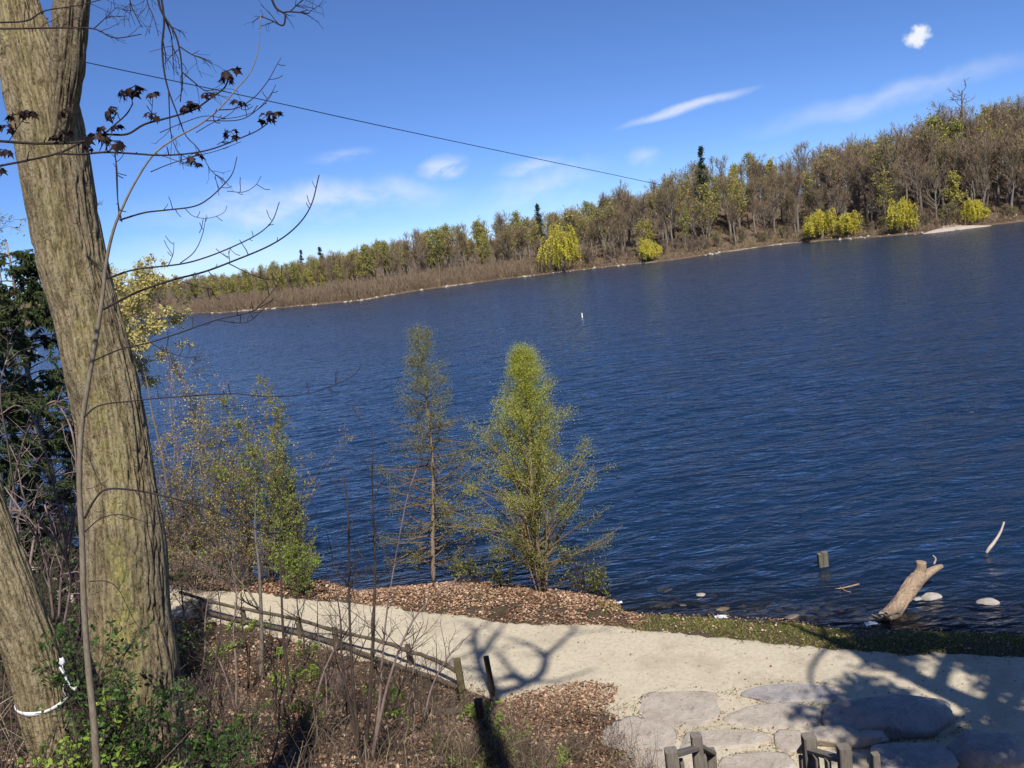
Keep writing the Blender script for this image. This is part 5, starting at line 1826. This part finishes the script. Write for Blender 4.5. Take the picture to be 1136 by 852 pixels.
rail(up_px, 1.02, 3, .042)
rail(lo_px, .68, 3, .046)
for (x, y, h_, mt, w_, ln) in [(273, 694, .48, 'rail', .10, (-.02, 0)), (333, 709, .46, 'rail', .09, (.02, 0)), (376, 722, .55, 'rail', .10, (-.02, .0)), (458, 738, .46, 'rail', .11, (-.05, 0)), (516, 785, .95, 'yellowpost', .12, (-.02, 0)), (548, 773, .82, 'railpost', .10, (-.04, 0)), (538, 815, .62, 'railpost', .13, (-.03, 0))]:  # last one is an added dark upright standing in for a trunk's shadow strip
    f_ = on_ground(x, y)
    G = Geo(); post(G, f_, h_, w_, w_, ln)
    make("post", G, [M[mt]], fence, label={"yellowpost": "yellowish lichened post", "railpost": "dark brown square post, the lower one standing in for a shadow"}.get(mt))
G = Geo()
P = np.array([on_ground(452, 791) + [0, 0, .05], on_ground(490, 795) + [0, 0, .07], on_ground(532, 791) + [0, 0, .08]])
P = resample(catmull(P, 6), 14)
add_limb(G, P, .075 * (1 + .08 * r.normal(size=14)), 9)
make("half_buried_log", G, [M['rail']], label="dark half buried log holding back dead leaves below the fence", cat="log")


# stair railings at the bottom edge
def railing(posts, rails, pickets, label):
    base_ = np.array([aty(posts[0][0], 850, posts[0][2])[0], posts[0][2], gz(aty(posts[0][0], 850, posts[0][2])[0], posts[0][2])])
    o = thing("stair_railing", tuple(base_), label, "railing")
    tops = []
    for (x, ytop, Y_, w_) in posts:
        tp = aty(x, ytop, Y_)
        ft = np.array([tp[0] - .01, tp[1], gz(tp[0], tp[1]) - .15])
        G = Geo(); beam(G, ft, tp, w_, w_)
        make("post", G, [M['greywood']], o)
        tops.append(tp)
    for (x0, y0_, Y0_, x1, y1_, Y1_, w_, h_) in rails:
        G = Geo(); beam(G, aty(x0, y0_, Y0_), aty(x1, y1_, Y1_), h_, w_)
        make("handrail", G, [M['greywood']], o)
    for (x0, y0_, Y0_) in pickets:
        tp = aty(x0, y0_, Y0_)
        G = Geo(); beam(G, tp - np.array([0, 0, 1.0]), tp, .035, .09)
        make("baluster", G, [M['greywood']], o)


railing([(744, 832, 6.9, .105), (772, 815, 7.7, .10), (788, 832, 8.4, .10)],
        [(744, 838, 6.9, 772, 830, 7.7, .04, .09), (772, 826, 7.75, 790, 836, 8.4, .04, .09)], [(756, 844, 7.25), (781, 838, 8.0)],
        "left of the two grey wooden stair railings at the bottom edge")
railing([(897, 816, 7.6, .12), (936, 828, 7.0, .105), (971, 836, 6.7, .06)],
        [(897, 832, 7.6, 936, 843, 7.0, .04, .09), (889, 834, 8.3, 897, 824, 7.65, .04, .09)], [(905, 839, 7.4), (918, 842, 7.2), (889, 840, 8.0)],
        "right of the two grey wooden stair railings at the bottom edge")


# ---------------------------------------------------------------- stones
def stone(name, c, sx, sy_, sz, rz, seed, mat, label, cat, rough=.22, freq=1.3, flat=0.0, group=None, sub=ICO4):
    V, F = sub
    rr = np.random.default_rng(seed)
    n = fbm(V * freq + seed * 3.7, 4, seed)
    v = V * (1 + rough * 2 * (n - .5))[:, None]
    if flat:
        m_ = np.maximum(np.maximum(np.abs(V[:, 0]), np.abs(V[:, 1])) / np.maximum(np.hypot(V[:, 0], V[:, 1]), 1e-6), .7)
        m_ = np.where(np.hypot(V[:, 0], V[:, 1]) < 1e-4, 1.0, m_)
        v = v * np.stack([m_ ** -.85, m_ ** -.85, 1 + 0 * m_], -1) * np.array([.93, .93, 1])
    # a few flat facets, as split rock has
    for _ in range(13):
        d = norm(rr.normal(size=3) * np.array([1, 1, .7]))
        h = (.76 if flat else .58) + (.2 if flat else .30) * rr.random()
        e = v @ d
        v = v - np.outer(np.maximum(e - h, 0) * .95, d)
    if flat:
        v[:, 2] = np.where(v[:, 2] > flat, flat + (v[:, 2] - flat) * .12, v[:, 2])
    v = v + .10 * (fbm(V * 4 + seed, 5, seed + 2, .65)[:, None] - .5) * V
    G = Geo(); G.add(v * np.array([sx, sy_, sz]), F, 0, True)
    o = link(name, G.mesh(name, [M[mat]]), None, tuple(c), label, cat, group)
    o.rotation_euler = (0, 0, rz)
    return o


STONE_EDGES = []


def px_stone(name, x0, x1, y0_, y1_, h, seed, mat, label, cat, z0=.5, sink=.5, flat=0.0, rough=.22, group=None, sub=ICO4):
    """stone covering a pixel box, standing h above the ground"""
    xm, ym = (x0 + x1) / 2, (y0_ + y1_) / 2
    c = atz(xm, ym, z0 + h * .5)
    sx = abs(x1 - x0) / 2 * pxr(c[None])[0]
    g = math.asin(min(.9, (EYE - c[2]) / np.linalg.norm(c - [0, 0, EYE])))
    vert = abs(y1_ - y0_) * pxr(c[None])[0]
    sy_ = max((vert - h * math.cos(g)) / 2 / math.sin(g), .12)
    hz = h / (2 * (1 - sink)) if sink < .9 else h
    if flat or name == 'boulder':
        STONE_EDGES.append((c[0], c[1], sx, sy_))
    return stone(name, (c[0], c[1], z0 + h - hz * (flat if flat else 1.0)), sx * 1.05, sy_ * 1.08, hz, -.18, seed, mat, label, cat, rough, 1.3, flat, group, sub)


px_stone("flagstone", 820, 926, 756, 781, .06, 1, 'rockgrey', "flat lilac grey slab, farthest of the flat stones set in the gravel", "stone", .5, .6, .5)
px_stone("flagstone", 804, 922, 780, 809, .05, 2, 'rock', "wide pinkish flat slab in front of the lilac grey one", "stone", .5, .6, .5)
px_stone("flagstone", 708, 803, 764, 808, .035, 9, 'rock', "worn gravelly slab left of the wide pinkish one", "stone", .5, .6, .5)
px_stone("flagstone", 755, 856, 808, 832, .07, 3, 'rock', "long pale step stone in front of the left stair railing", "stone", .5, .6, .5)
px_stone("flagstone", 858, 892, 809, 837, .08, 4, 'rock', "small squarish step stone between the two stair railings", "stone", .5, .6, .5)
px_stone("flagstone", 662, 752, 794, 834, .04, 5, 'rock', "broad rough slab left of the long pale step stone", "stone", .5, .6, .5)
px_stone("flagstone", 800, 882, 834, 866, .06, 34, 'rock', "dull slab at the bottom edge beside the right stair railing", "stone", .5, .6, .5)
px_stone("flagstone", 680, 738, 832, 866, .05, 33, 'rock', "slab at the bottom edge left of the left stair railing", "stone", .5, .6, .5)
px_stone("boulder", 914, 1058, 766, 820, .36, 6, 'rockgrey', "big long grey boulder in dappled shade behind the right stair railing", "boulder", .5, .45, .75)
px_stone("boulder", 1052, 1134, 808, 862, .34, 7, 'rockgrey', "dark grey boulder in the bottom right corner", "boulder", .5, .45, .8)
px_stone("boulder", 898, 984, 803, 832, .2, 8, 'rock', "pale low boulder just behind the right stair railing", "boulder", .5, .45, .6)
px_stone("boulder", 970, 1062, 818, 872, .26, 12, 'rockgrey', "shaded boulder at the bottom edge right of the right railing", "boulder", .5, .45, .7)
px_stone("shore_stone", 1018, 1044, 655, 668, .13, 21, 'whiterock', "rounded pale stone right of the bleached log", "stone", -.03, .4)
px_stone("shore_stone", 1084, 1108, 661, 673, .11, 22, 'whiterock', "egg shaped white stone in the shallows at the right", "stone", -.03, .4)
px_stone("shore_stone", 1012, 1024, 661, 667, .06, 23, 'whiterock', "tiny white stone beside the bleached log", "stone", -.02, .4, sub=ICO3)
px_stone("shore_stone", 727, 746, 650, 657, .05, 24, 'rock', "flat pale brown stone breaking the water near the dense tree", "stone", -.03, .4, sub=ICO3)
px_stone("shore_stone", 772, 784, 656, 663, .06, 25, 'whiterock', "small pale stone alone in the water, mid shallows", "stone", -.03, .4, sub=ICO3)
px_stone("shore_stone", 975, 996, 674, 688, .12, 26, 'rock', "rough stone at the butt of the bleached log", "stone", .0, .4)
for q in range(90):
    x = 700 + 436 * r.random()
    y = np.interp(x, [700, 780, 870, 960, 1136], [672, 678, 684, 688, 694]) - 34 * r.random() ** 1.3
    c = atz(x, y, 0)
    d_ = gz(c[0], c[1])
    s_ = .07 + .15 * r.random() ** 1.5
    stone("shallows_stone", (c[0], c[1], d_ + s_ * .1), s_ * (1 + .5 * r.random()), s_, s_ * .55, r.random() * 3, 900 + q, 'shorerock', "brown stone lying in the shallow water along the near shore", "stone", .2, 1.2, 0, "brown stones in the near shallows", ICO2)

# ---------------------------------------------------------------- bleached log, posts and sticks in the water
o = thing("bleached_log", tuple(atz(990, 684, .02)), "bleached forked log lying at the water's edge, cut square on top", "log")
ya, yb = atz(990, 684, .05)[1], atz(1030, 655, .05)[1]
P = wpx([(983, 688), (992, 677), (1002, 664), (1013, 648), (1020, 638)], np.linspace(ya, yb, 5), 6)
P = resample(P, 90)
Vl, Fl, _rl, _ll = bark_trunk(P, np.interp(np.linspace(0, 1, 90), [0, .12, .3, .6, .8, 1], [.09, .17, .145, .15, .165, .14]), 48, 77, .045, 5)
G = Geo(); G.add(Vl, Fl)
G.add(ICO2[0] * np.array([.13, .13, .12]) + P[-1], ICO2[1])
make("log", G, [M['drift']], o)
P2 = wpx([(1016, 645), (1021, 634), (1022, 623)], [yb - .1, yb, yb + .02], 5)
G = Geo(); add_limb(G, P2, np.linspace(.13, .105, len(P2)), 12); make("stub", G, [M['drift']], o)
P3_ = wpx([(1016, 647), (1028, 637), (1038, 631), (1045, 628)], [yb - .1, yb, yb + .1, yb + .15], 5)
G = Geo(); add_limb(G, P3_, np.linspace(.13, .05, len(P3_)), 10); make("stub", G, [M['drift']], o)
P4 = wpx([(1036, 626), (1038, 620), (1035, 616)], yb + .1, 5)
G = Geo(); add_limb(G, P4, np.linspace(.025, .012, len(P4)), 6); make("twig", G, [M['driftgrey']], o)
G = Geo()
for q in range(9):
    a = r.random() * 6.28
    p_ = wpx([(983, 688), (986, 683)], ya, 2)[0]
    e_ = p_ + np.array([math.cos(a) * .35, math.sin(a) * .12 - .1, .1 + .15 * r.random()])
    add_limb(G, catmull(np.array([p_, (p_ + e_) / 2 + r.normal(size=3) * .04, e_]), 4), np.linspace(.045, .012, 9), 6)
make("root", G, [M['drift']], o)

pc = atz(914, 628, 0)
o = thing("mooring_post", (pc[0], pc[1], -.5), "old split wooden post standing in the water", "post")
for dx, h_, w_ in ((-.075, .33, .10), (.045, .36, .13)):
    G = Geo(); beam(G, (pc[0] + dx, pc[1], -.6), (pc[0] + dx - .01, pc[1], h_), w_, .15)
    make("stake", G, [M['waterpost']], o)
G = Geo()
yy = atz(1094, 613, 0)[1]
P = wpx([(1093, 616), (1097, 609), (1104, 600), (1110, 590), (1114, 579)], [yy, yy, yy + .1, yy + .2, yy + .3], 6)
add_limb(G, P, np.interp(np.linspace(0, 1, len(P)), [0, .3, 1], [.028, .042, .02]), 8)
make("driftwood_stick", G, [M['driftgrey']], label="bare white branch sticking up out of the water at the right", cat="branch")
G = Geo()
P = wpx([(1110, 613), (1116, 609), (1120, 612)], yy + .1, 5)
add_limb(G, P, np.linspace(.03, .015, len(P)), 6)
make("driftwood_stick", G, [M['drift']], label="stub of drowned branch just right of the bare white one", cat="branch")
G = Geo()
P = np.array([atz(922, 654, -.02), atz(936, 652, .02), atz(953, 648, .04)])
add_limb(G, catmull(P, 5), np.linspace(.012, .02, 11), 7)
P = np.array([atz(932, 651, .02), atz(937, 655, .03), atz(944, 657, .02)])
add_limb(G, catmull(P, 5), np.linspace(.013, .008, 11), 6)
make("driftwood_stick", G, [M['drift']], label="forked stick floating flat in the shallows left of the bleached log", cat="branch")


# litter scraps
def scrap(x, y, s_, seed, mat, label):
    f_ = atz(x, y, 0.05)
    f_[2] = max(gz(f_[0], f_[1]), -.01) + .02
    n_ = 9
    g = np.linspace(-1, 1, n_)
    X, Y = np.meshgrid(g, g)
    Z = .9 * (fbm(P3(X * 1.3, Y * 1.3, seed), 3, seed) - .3)
    V, F = grid_mesh(g * s_, g * s_ * .6, Z * s_ * .5)
    G = Geo(); G.add(V + f_, F, 0, False)
    V2 = V.copy(); V2[:, 2] -= .004
    G.add(V2 + f_, F[:, ::-1], 0, False)
    make("litter_scrap", G, [M[mat]], label=label, cat="litter")


scrap(800, 687, .13, 1, 'bluewhite', "crumpled pale plastic scrap lying on the grass by the water")
scrap(686, 667, .09, 2, 'bluewhite', "crumpled pale scrap at the right end of the leaf covered bank")
scrap(966, 690, .12, 3, 'bluewhite', "pale plastic scrap left of the butt of the bleached log")

# ---------------------------------------------------------------- ground cover: dead leaves, grass, brush, pebbles
r = np.random.default_rng(99)


def litter_at(x, y, size, G, r, lift=.012):
    n = len(x)
    z = ground_z(x, y)
    P = np.stack([x, y, z + lift + .02 * r.random(n)], -1)
    d = np.stack([r.normal(size=n), r.normal(size=n), r.normal(size=n) * .35], -1)
    y_ = norm(d)
    upv = norm(np.stack([r.normal(size=n) * .4, r.normal(size=n) * .4, np.ones(n)], -1))
    x_ = norm(np.cross(y_, upv)); z_ = np.cross(x_, y_)
    scatter(G, LEAF_CURL, P, np.stack([x_, y_, z_], -1), size[0] + (size[1] - size[0]) * r.random(n))


G = Geo()
# peninsula between path and water
n = 17000
x = -6.5 + 8.6 * r.random(n); t = r.random(n)
y = far_y(x) + (shore_y(x) - far_y(x)) * (t * 1.02 - .02) + r.normal(size=n) * .06
keep = (x > -4.6) | (r.random(n) < .5)
keep &= ~((x > 1.2) & (r.random(n) < .6))
keep &= (t > .3) | (fbm(P3(x * 2.2, y * 2.2, 5), 3, 66) > .30 + .25 * (1 - t / .3) * r.random(n))
litter_at(x[keep], y[keep], (.025, .078), G, r)
n = 900
x = 1.6 + 8 * r.random(n); y = far_y(x) + (shore_y(x) - far_y(x)) * (r.random(n) * 1.2 - .15)
litter_at(x, y, (.025, .06), G, r, .03)
# the slope
n = 40000
x = -11 + 12.5 * r.random(n); s_ = 7.5 * r.random(n) ** .9 - .2
y = near_y(x) - s_ / .914
m_ = fbm(P3(x * .8, y * .8, 0), 3, 71)
keep = (m_ > .45 + .16 * r.random(n)) | (r.random(n) < .38)
litter_at(x[keep], y[keep], (.035, .085), G, r)
n = 2600
x = -4.8 + 3.6 * r.random(n); y = 2.4 + 4.2 * r.random(n)
litter_at(x, y, (.025, .055), G, r)
# patch beside the fence end, running out onto the gravel
n = 6000
cx = on_ground(610, 785)
x = cx[0] + r.normal(size=n) * .85; y = cx[1] + r.normal(size=n) * .42 + (x - cx[0]) * .15
keep = ((x - cx[0]) / 1.3) ** 2 + ((y - cx[1] - (x - cx[0]) * .15) / .7) ** 2 < .7 + .6 * fbm(P3(x * 2, y * 2, 0), 3, 4)
litter_at(x[keep], y[keep], (.03, .06), G, r, .03)
n = 2600
cx = on_ground(655, 830)
x = cx[0] - .5 + r.normal(size=n) * .7; y = cx[1] - .1 + r.normal(size=n) * .7
keep = x < 1.5
litter_at(x[keep], y[keep], (.025, .06), G, r, .02)
for (sx_, sy2_, ra, rb_) in STONE_EDGES:
    k = int(36 * (ra + rb_))
    a = r.random(k) * 6.28
    q = 1.0 + .10 * np.abs(r.normal(size=k))
    u_, w_ = np.cos(a) * ra * q, np.sin(a) * rb_ * q
    litter_at(sx_ + u_ * .98 + w_ * .18, sy2_ - u_ * .18 + w_ * .98, (.02, .045), G, r, .025)
# strays on the path
n = 240
x = -6 + 14 * r.random(n); y = near_y(x) + (far_y(x) - near_y(x)) * r.random(n)
litter_at(x, y, (.025, .05), G, r, .03)
# left bank thicket floor
n = 4200
x = -14 + 8.5 * r.random(n); y = far_y(x) + (shore_y(x) - far_y(x)) * r.random(n)
litter_at(x, y, (.05, .11), G, r)
link("dead_leaves", G.mesh("dead_leaves", [M['litter']]), label="fallen brown and orange leaves covering the bank and slope", cat="dead leaves", kind="stuff")

# grass at the water's edge
G = Geo()
n = 26000
x = 1.3 + 11 * r.random(n); t = r.random(n)
y = far_y(x) - .12 + (shore_y(x) - .42 - far_y(x) + .12) * t + r.normal(size=n) * .05
m_ = fbm(P3(x * 1.1, y * 1.1, 0), 3, 55)
keep = (m_ + .25 * r.random(n) > np.interp(x, [1.3, 2.4, 4.2, 7, 12], [.54, .62, .56, .54, .52])) & (y > far_y(x) - .25 + .8 * np.maximum(fbm(P3(x * 1.3, 0 * x, 0), 4, 56) - .35, 0))
x, y = x[keep], y[keep]
# tufts on the gravel
for (px_, py_, sx, sy2, k) in [(688, 787, .25, .06, 260), (808, 770, .22, .10, 260), (905, 782, .16, .05, 130), (860, 806, .25, .03, 160), (832, 838, .4, .05, 220), (790, 808, .5, .02, 120), (690, 815, .2, .08, 130), (870, 842, .2, .08, 130)]:
    c = on_ground(px_, py_)
    x = np.concatenate([x, c[0] + r.normal(size=k) * sx]); y = np.concatenate([y, c[1] + r.normal(size=k) * sy2])
for (sx_, sy2_, ra, rb_) in STONE_EDGES:
    k = int(240 * (ra + rb_))
    a = r.normal(size=k) * .9 + r.random() * 6.28
    q = 1.02 + .08 * np.abs(r.normal(size=k))
    u_, w_ = np.cos(a) * ra * q, np.sin(a) * rb_ * q
    x = np.concatenate([x, sx_ + u_ * .98 + w_ * .18]); y = np.concatenate([y, sy2_ - u_ * .18 + w_ * .98])
n = len(x)
z = ground_z(x, y)
p0 = np.stack([x, y, z], -1)
h_ = .018 + .05 * r.random(n) ** 1.5
d = norm(np.stack([r.normal(size=n) * .5, r.normal(size=n) * .5, np.ones(n)], -1))
sd = norm(np.cross(d, r.normal(size=(n, 3)))) * (.005 + .005 * r.random((n, 1)))
mid = p0 + d * h_[:, None] * .55
tip = p0 + d * h_[:, None] + np.stack([r.normal(size=n), r.normal(size=n), -.3 * np.ones(n)], -1) * h_[:, None] * .35
V = np.stack([p0 - sd, p0 + sd, mid + sd * .8, tip, mid - sd * .8], 1).reshape(-1, 3)
F = np.arange(n)[:, None] * 5 + np.array([[0, 1, 2, 4]])
F2 = np.arange(n)[:, None] * 5 + np.array([[4, 2, 3]])
G.add(V, F, 0, False)
G.F.append((F2, 0, False))
link("grass", G.mesh("grass", [M['grass']]), label="short green grass along the water's edge and in the gaps of the stones", cat="grass", kind="stuff")

# dry stalks and brush on the slope
G = Geo()
n = 17000
x = -11 + 13 * r.random(n); s_ = 8 * r.random(n) ** 1.2
y = near_y(x) - s_ / .914
m_ = fbm(P3(x * .9, y * .9, 0), 3, 81)
keep = m_ > .35 + .22 * r.random(n) - .06 * (s_ > 2)
x, y = x[keep], y[keep]
# band of dry weeds across the bottom edge
k = 2600
xb = -1.5 + 3.9 * r.random(k); yb_ = 10.9 + 1.3 * r.random(k) + .25 * xb
x = np.concatenate([x, xb]); y = np.concatenate([y, yb_])
k = 1500
x = np.concatenate([x, -4.6 + 3.4 * r.random(k)]); y = np.concatenate([y, 2.6 + 3.6 * r.random(k)])
ok = y < near_y(x) - .15
x, y = x[ok], y[ok]
n = len(x)
z = ground_z(x, y)
B = np.empty((n, 4, 3)); B[:, 0] = np.stack([x, y, z - .02], -1)
L = .15 + .75 * r.random(n) ** 1.6
d = norm(np.stack([r.normal(size=n) * .6, r.normal(size=n) * .6, .9 * np.ones(n)], -1))
for q in range(1, 4):
    B[:, q] = B[:, q - 1] + d * (L / 3)[:, None]
    d = norm(d + r.normal(size=(n, 3)) * .25 + np.array([0, 0, -.12]))
V, F = tubes(B, np.full((n, 4), .0032) * np.array([1.2, 1, .8, .5]), 3); G.add(V, F, 0)
B2, Q2 = children(B, np.full((n, 4), .0025), 9000, (.08, .28), (25, 60), 3, .2, 1, .05, .2, .8, .6, r=r)
V, F = tubes(B2, Q2, 3); G.add(V, F, 0)
link("dry_brush", G.mesh("dry_brush", [M['dry']]), label="dry weed stalks and fine dead brush on the slope", cat="brush", kind="stuff")

# loose pebbles on the gravel
G = Geo()
n = 5200
x = -7 + 16 * r.random(n)
y = near_y(x) + (far_y(x) - near_y(x)) * r.random(n)
edge_bias = np.where(r.random(n) < .5, fbm(P3(x * 1.5, y * 1.5, 0), 3, 44) > .55, True)
x, y = x[edge_bias], y[edge_bias]
s_ = .006 + .016 * r.random(len(x)) ** 3
P = np.stack([x, y, ground_z(x, y) + .028], -1)
scatter(G, (icosphere(1)[0] * np.array([1, .8, .55]), ICO1[1]), P, np.broadcast_to(np.eye(3), (len(x), 3, 3)), s_, 0, True)
link("pebbles", G.mesh("pebbles", [M['pebble']]), label="small loose pebbles scattered over the gravel path", cat="pebbles", kind="stuff")


# ---------------------------------------------------------------- trees behind the photographer; their shade falls on the path
def shade_tree(x, y, h, seed, label, leafn=0, spread=.36, lean=(0, 0), fork=.35, nb=16, tw=260):
    rr = np.random.default_rng(seed)
    z0 = gz(x, y)
    o = thing("maple_tree", (x, y, z0 - .1), label, "tree")
    k = 12
    tt = np.linspace(0, 1, k)
    P = np.c_[tt ** 1.3 * lean[0] + rr.normal(size=k).cumsum() * .08, tt ** 1.3 * lean[1] + rr.normal(size=k).cumsum() * .08, tt * h]
    R = .26 * (1 - tt) ** .8 + .03
    G = Geo(); add_limb(G, P, R, 12)
    link("trunk", G.mesh("trunk", [M['greytwig']]), o)
    C_ = Geo()
    B1, Q1 = children(P[None], R[None], nb, (h * spread * .6, h * spread), (25, 60), 8, fork, .95, .10, .13, .6, .25, r=rr)
    V, F = tubes(B1, Q1, 7); C_.add(V, F)
    B2, Q2 = children(B1, Q1, nb * 5, (1.0, 2.6), (25, 60), 6, .2, 1, .06, .15, .55, .3, r=rr)
    V, F = tubes(B2, np.maximum(Q2, .008), 4); C_.add(V, F)
    B3, Q3 = children(B2, Q2, tw, (.4, 1.1), (20, 60), 4, .2, 1, .04, .15, .6, .4, r=rr)
    V, F = tubes(B3, np.maximum(Q3, .005), 3); C_.add(V, F)
    if leafn:
        rand_leaves(C_, along(B3, leafn, rr, 0), (.10, .22), rr, 1, LEAF_OVAL, spread=.12)
    link("crown", C_.mesh("crown", [M['twig'], M['brightleaf']]), o)


def sun_side(px_, py_, Yp):
    """point on the plane y = Yp whose shadow falls where the photograph shows it"""
    g = on_ground(px_, py_)
    return g + TO_SUN * ((Yp - g[1]) / TO_SUN[1])


def caster(base_xy, limbs, label, seed, leafn, twn, ls=(.09, .2)):
    rr = np.random.default_rng(seed)
    z0 = gz(*base_xy)
    o = thing("maple_tree", (base_xy[0], base_xy[1], z0 - .1), label, "tree")
    Ps = []
    for q, (pts, r0, r1) in enumerate(limbs):
        W_ = [sun_side(x, y, base_xy[1] + dy) for x, y, dy in pts]
        if q == 0:
            W_ = [np.array([base_xy[0], base_xy[1], z0 - .1]), (np.array([base_xy[0], base_xy[1], z0]) + W_[0]) / 2 + rr.normal(size=3) * .12] + W_
        P = catmull(np.array(W_), 6)
        R = np.linspace(r0, r1, len(P))
        G = Geo(); add_limb(G, P, R, 10)
        make("trunk" if q == 0 else "limb", G, [M['greytwig']], o)
        Ps.append((resample(P, 12), lin(R, 12)))
    C_ = Geo()
    PP, RR = np.array([p for p, _ in Ps]), np.array([q for _, q in Ps])
    sl = [4, 5, 6, 7, 8, 9, 10] if len(PP) > 7 else slice(1, None)
    B1, Q1 = children(PP[sl], RR[sl], twn, (.8, 2.6), (25, 65), 6, .25, 1, .06, .15, .55, .3, r=rr)
    V, F = tubes(B1, np.maximum(Q1, .012), 5); C_.add(V, F)
    B2, Q2 = children(B1, Q1, twn * 5, (.3, 1.1), (20, 60), 4, .2, 1, .04, .15, .6, .4, r=rr)
    V, F = tubes(B2, np.maximum(Q2, .006), 3); C_.add(V, F)
    if leafn:
        rand_leaves(C_, along(B2, leafn, rr, 0), ls, rr, 1, LEAF_OVAL, spread=.16)
    make("crown", C_, [M['twig'], M['brightleaf']], o)


caster((1.35, -1.8), [
    ([(537, 818, 4.0), (541, 790, 4.3), (552, 770, 4.5)], .24, .13),
    ([(552, 770, 4.5), (536, 748, 4.6), (528, 722, 4.6), (526, 698, 4.7)], .12, .07),
    ([(552, 770, 4.5), (578, 762, 4.4), (600, 748, 4.5), (606, 728, 4.6)], .12, .08),
    ([(606, 728, 4.6), (622, 714, 4.7), (640, 696, 4.7)], .075, .04),
    ([(606, 728, 4.6), (588, 716, 4.5), (568, 709, 4.5)], .06, .03),
    ([(530, 735, 4.6), (545, 716, 4.7), (560, 690, 4.8)], .06, .03),
    ([(585, 758, 4.4), (572, 752, 4.5), (562, 750, 4.5)], .12, .09)],
    "bare maple leaning over the photographer whose forked shadow lies on the path by the posts", 5, 0, 14)
caster((9.0, 4.4), [
    ([(1150, 808, 0), (1090, 786, .2), (1040, 765, .2), (995, 742, .1), (955, 726, 0)], .30, .16),
    ([(955, 726, 0), (925, 712, .2), (900, 703, .3), (868, 692, .3), (826, 690, .3)], .13, .05),
    ([(915, 708, .2), (906, 692, .3), (902, 680, .3)], .08, .04),
    ([(925, 712, .2), (905, 732, 0), (898, 752, 0), (908, 776, -.1)], .06, .03),
    ([(1040, 765, .2), (1050, 735, .4), (1070, 712, .4), (1110, 700, .5)], .14, .06),
    ([(1090, 786, .2), (1110, 760, .3), (1130, 735, .3)], .12, .06),
    ([(1090, 786, .2), (1060, 800, .1), (1020, 806, 0), (985, 800, -.1)], .10, .04),
    ([(1130, 800, 0), (1100, 818, -.1), (1060, 830, -.2), (1010, 840, -.3)], .10, .04),
    ([(1050, 735, .4), (1020, 722, .5), (990, 715, .5)], .06, .03),
    ([(1110, 790, 0), (1128, 770, .3), (1150, 745, .5)], .09, .04),
    ([(1120, 800, 0), (1140, 820, .3), (1160, 845, .5)], .09, .04)],
    "leafing maple beside the photographer on the right, dappling the path with shade", 3, 22000, 170, (.10, .24))
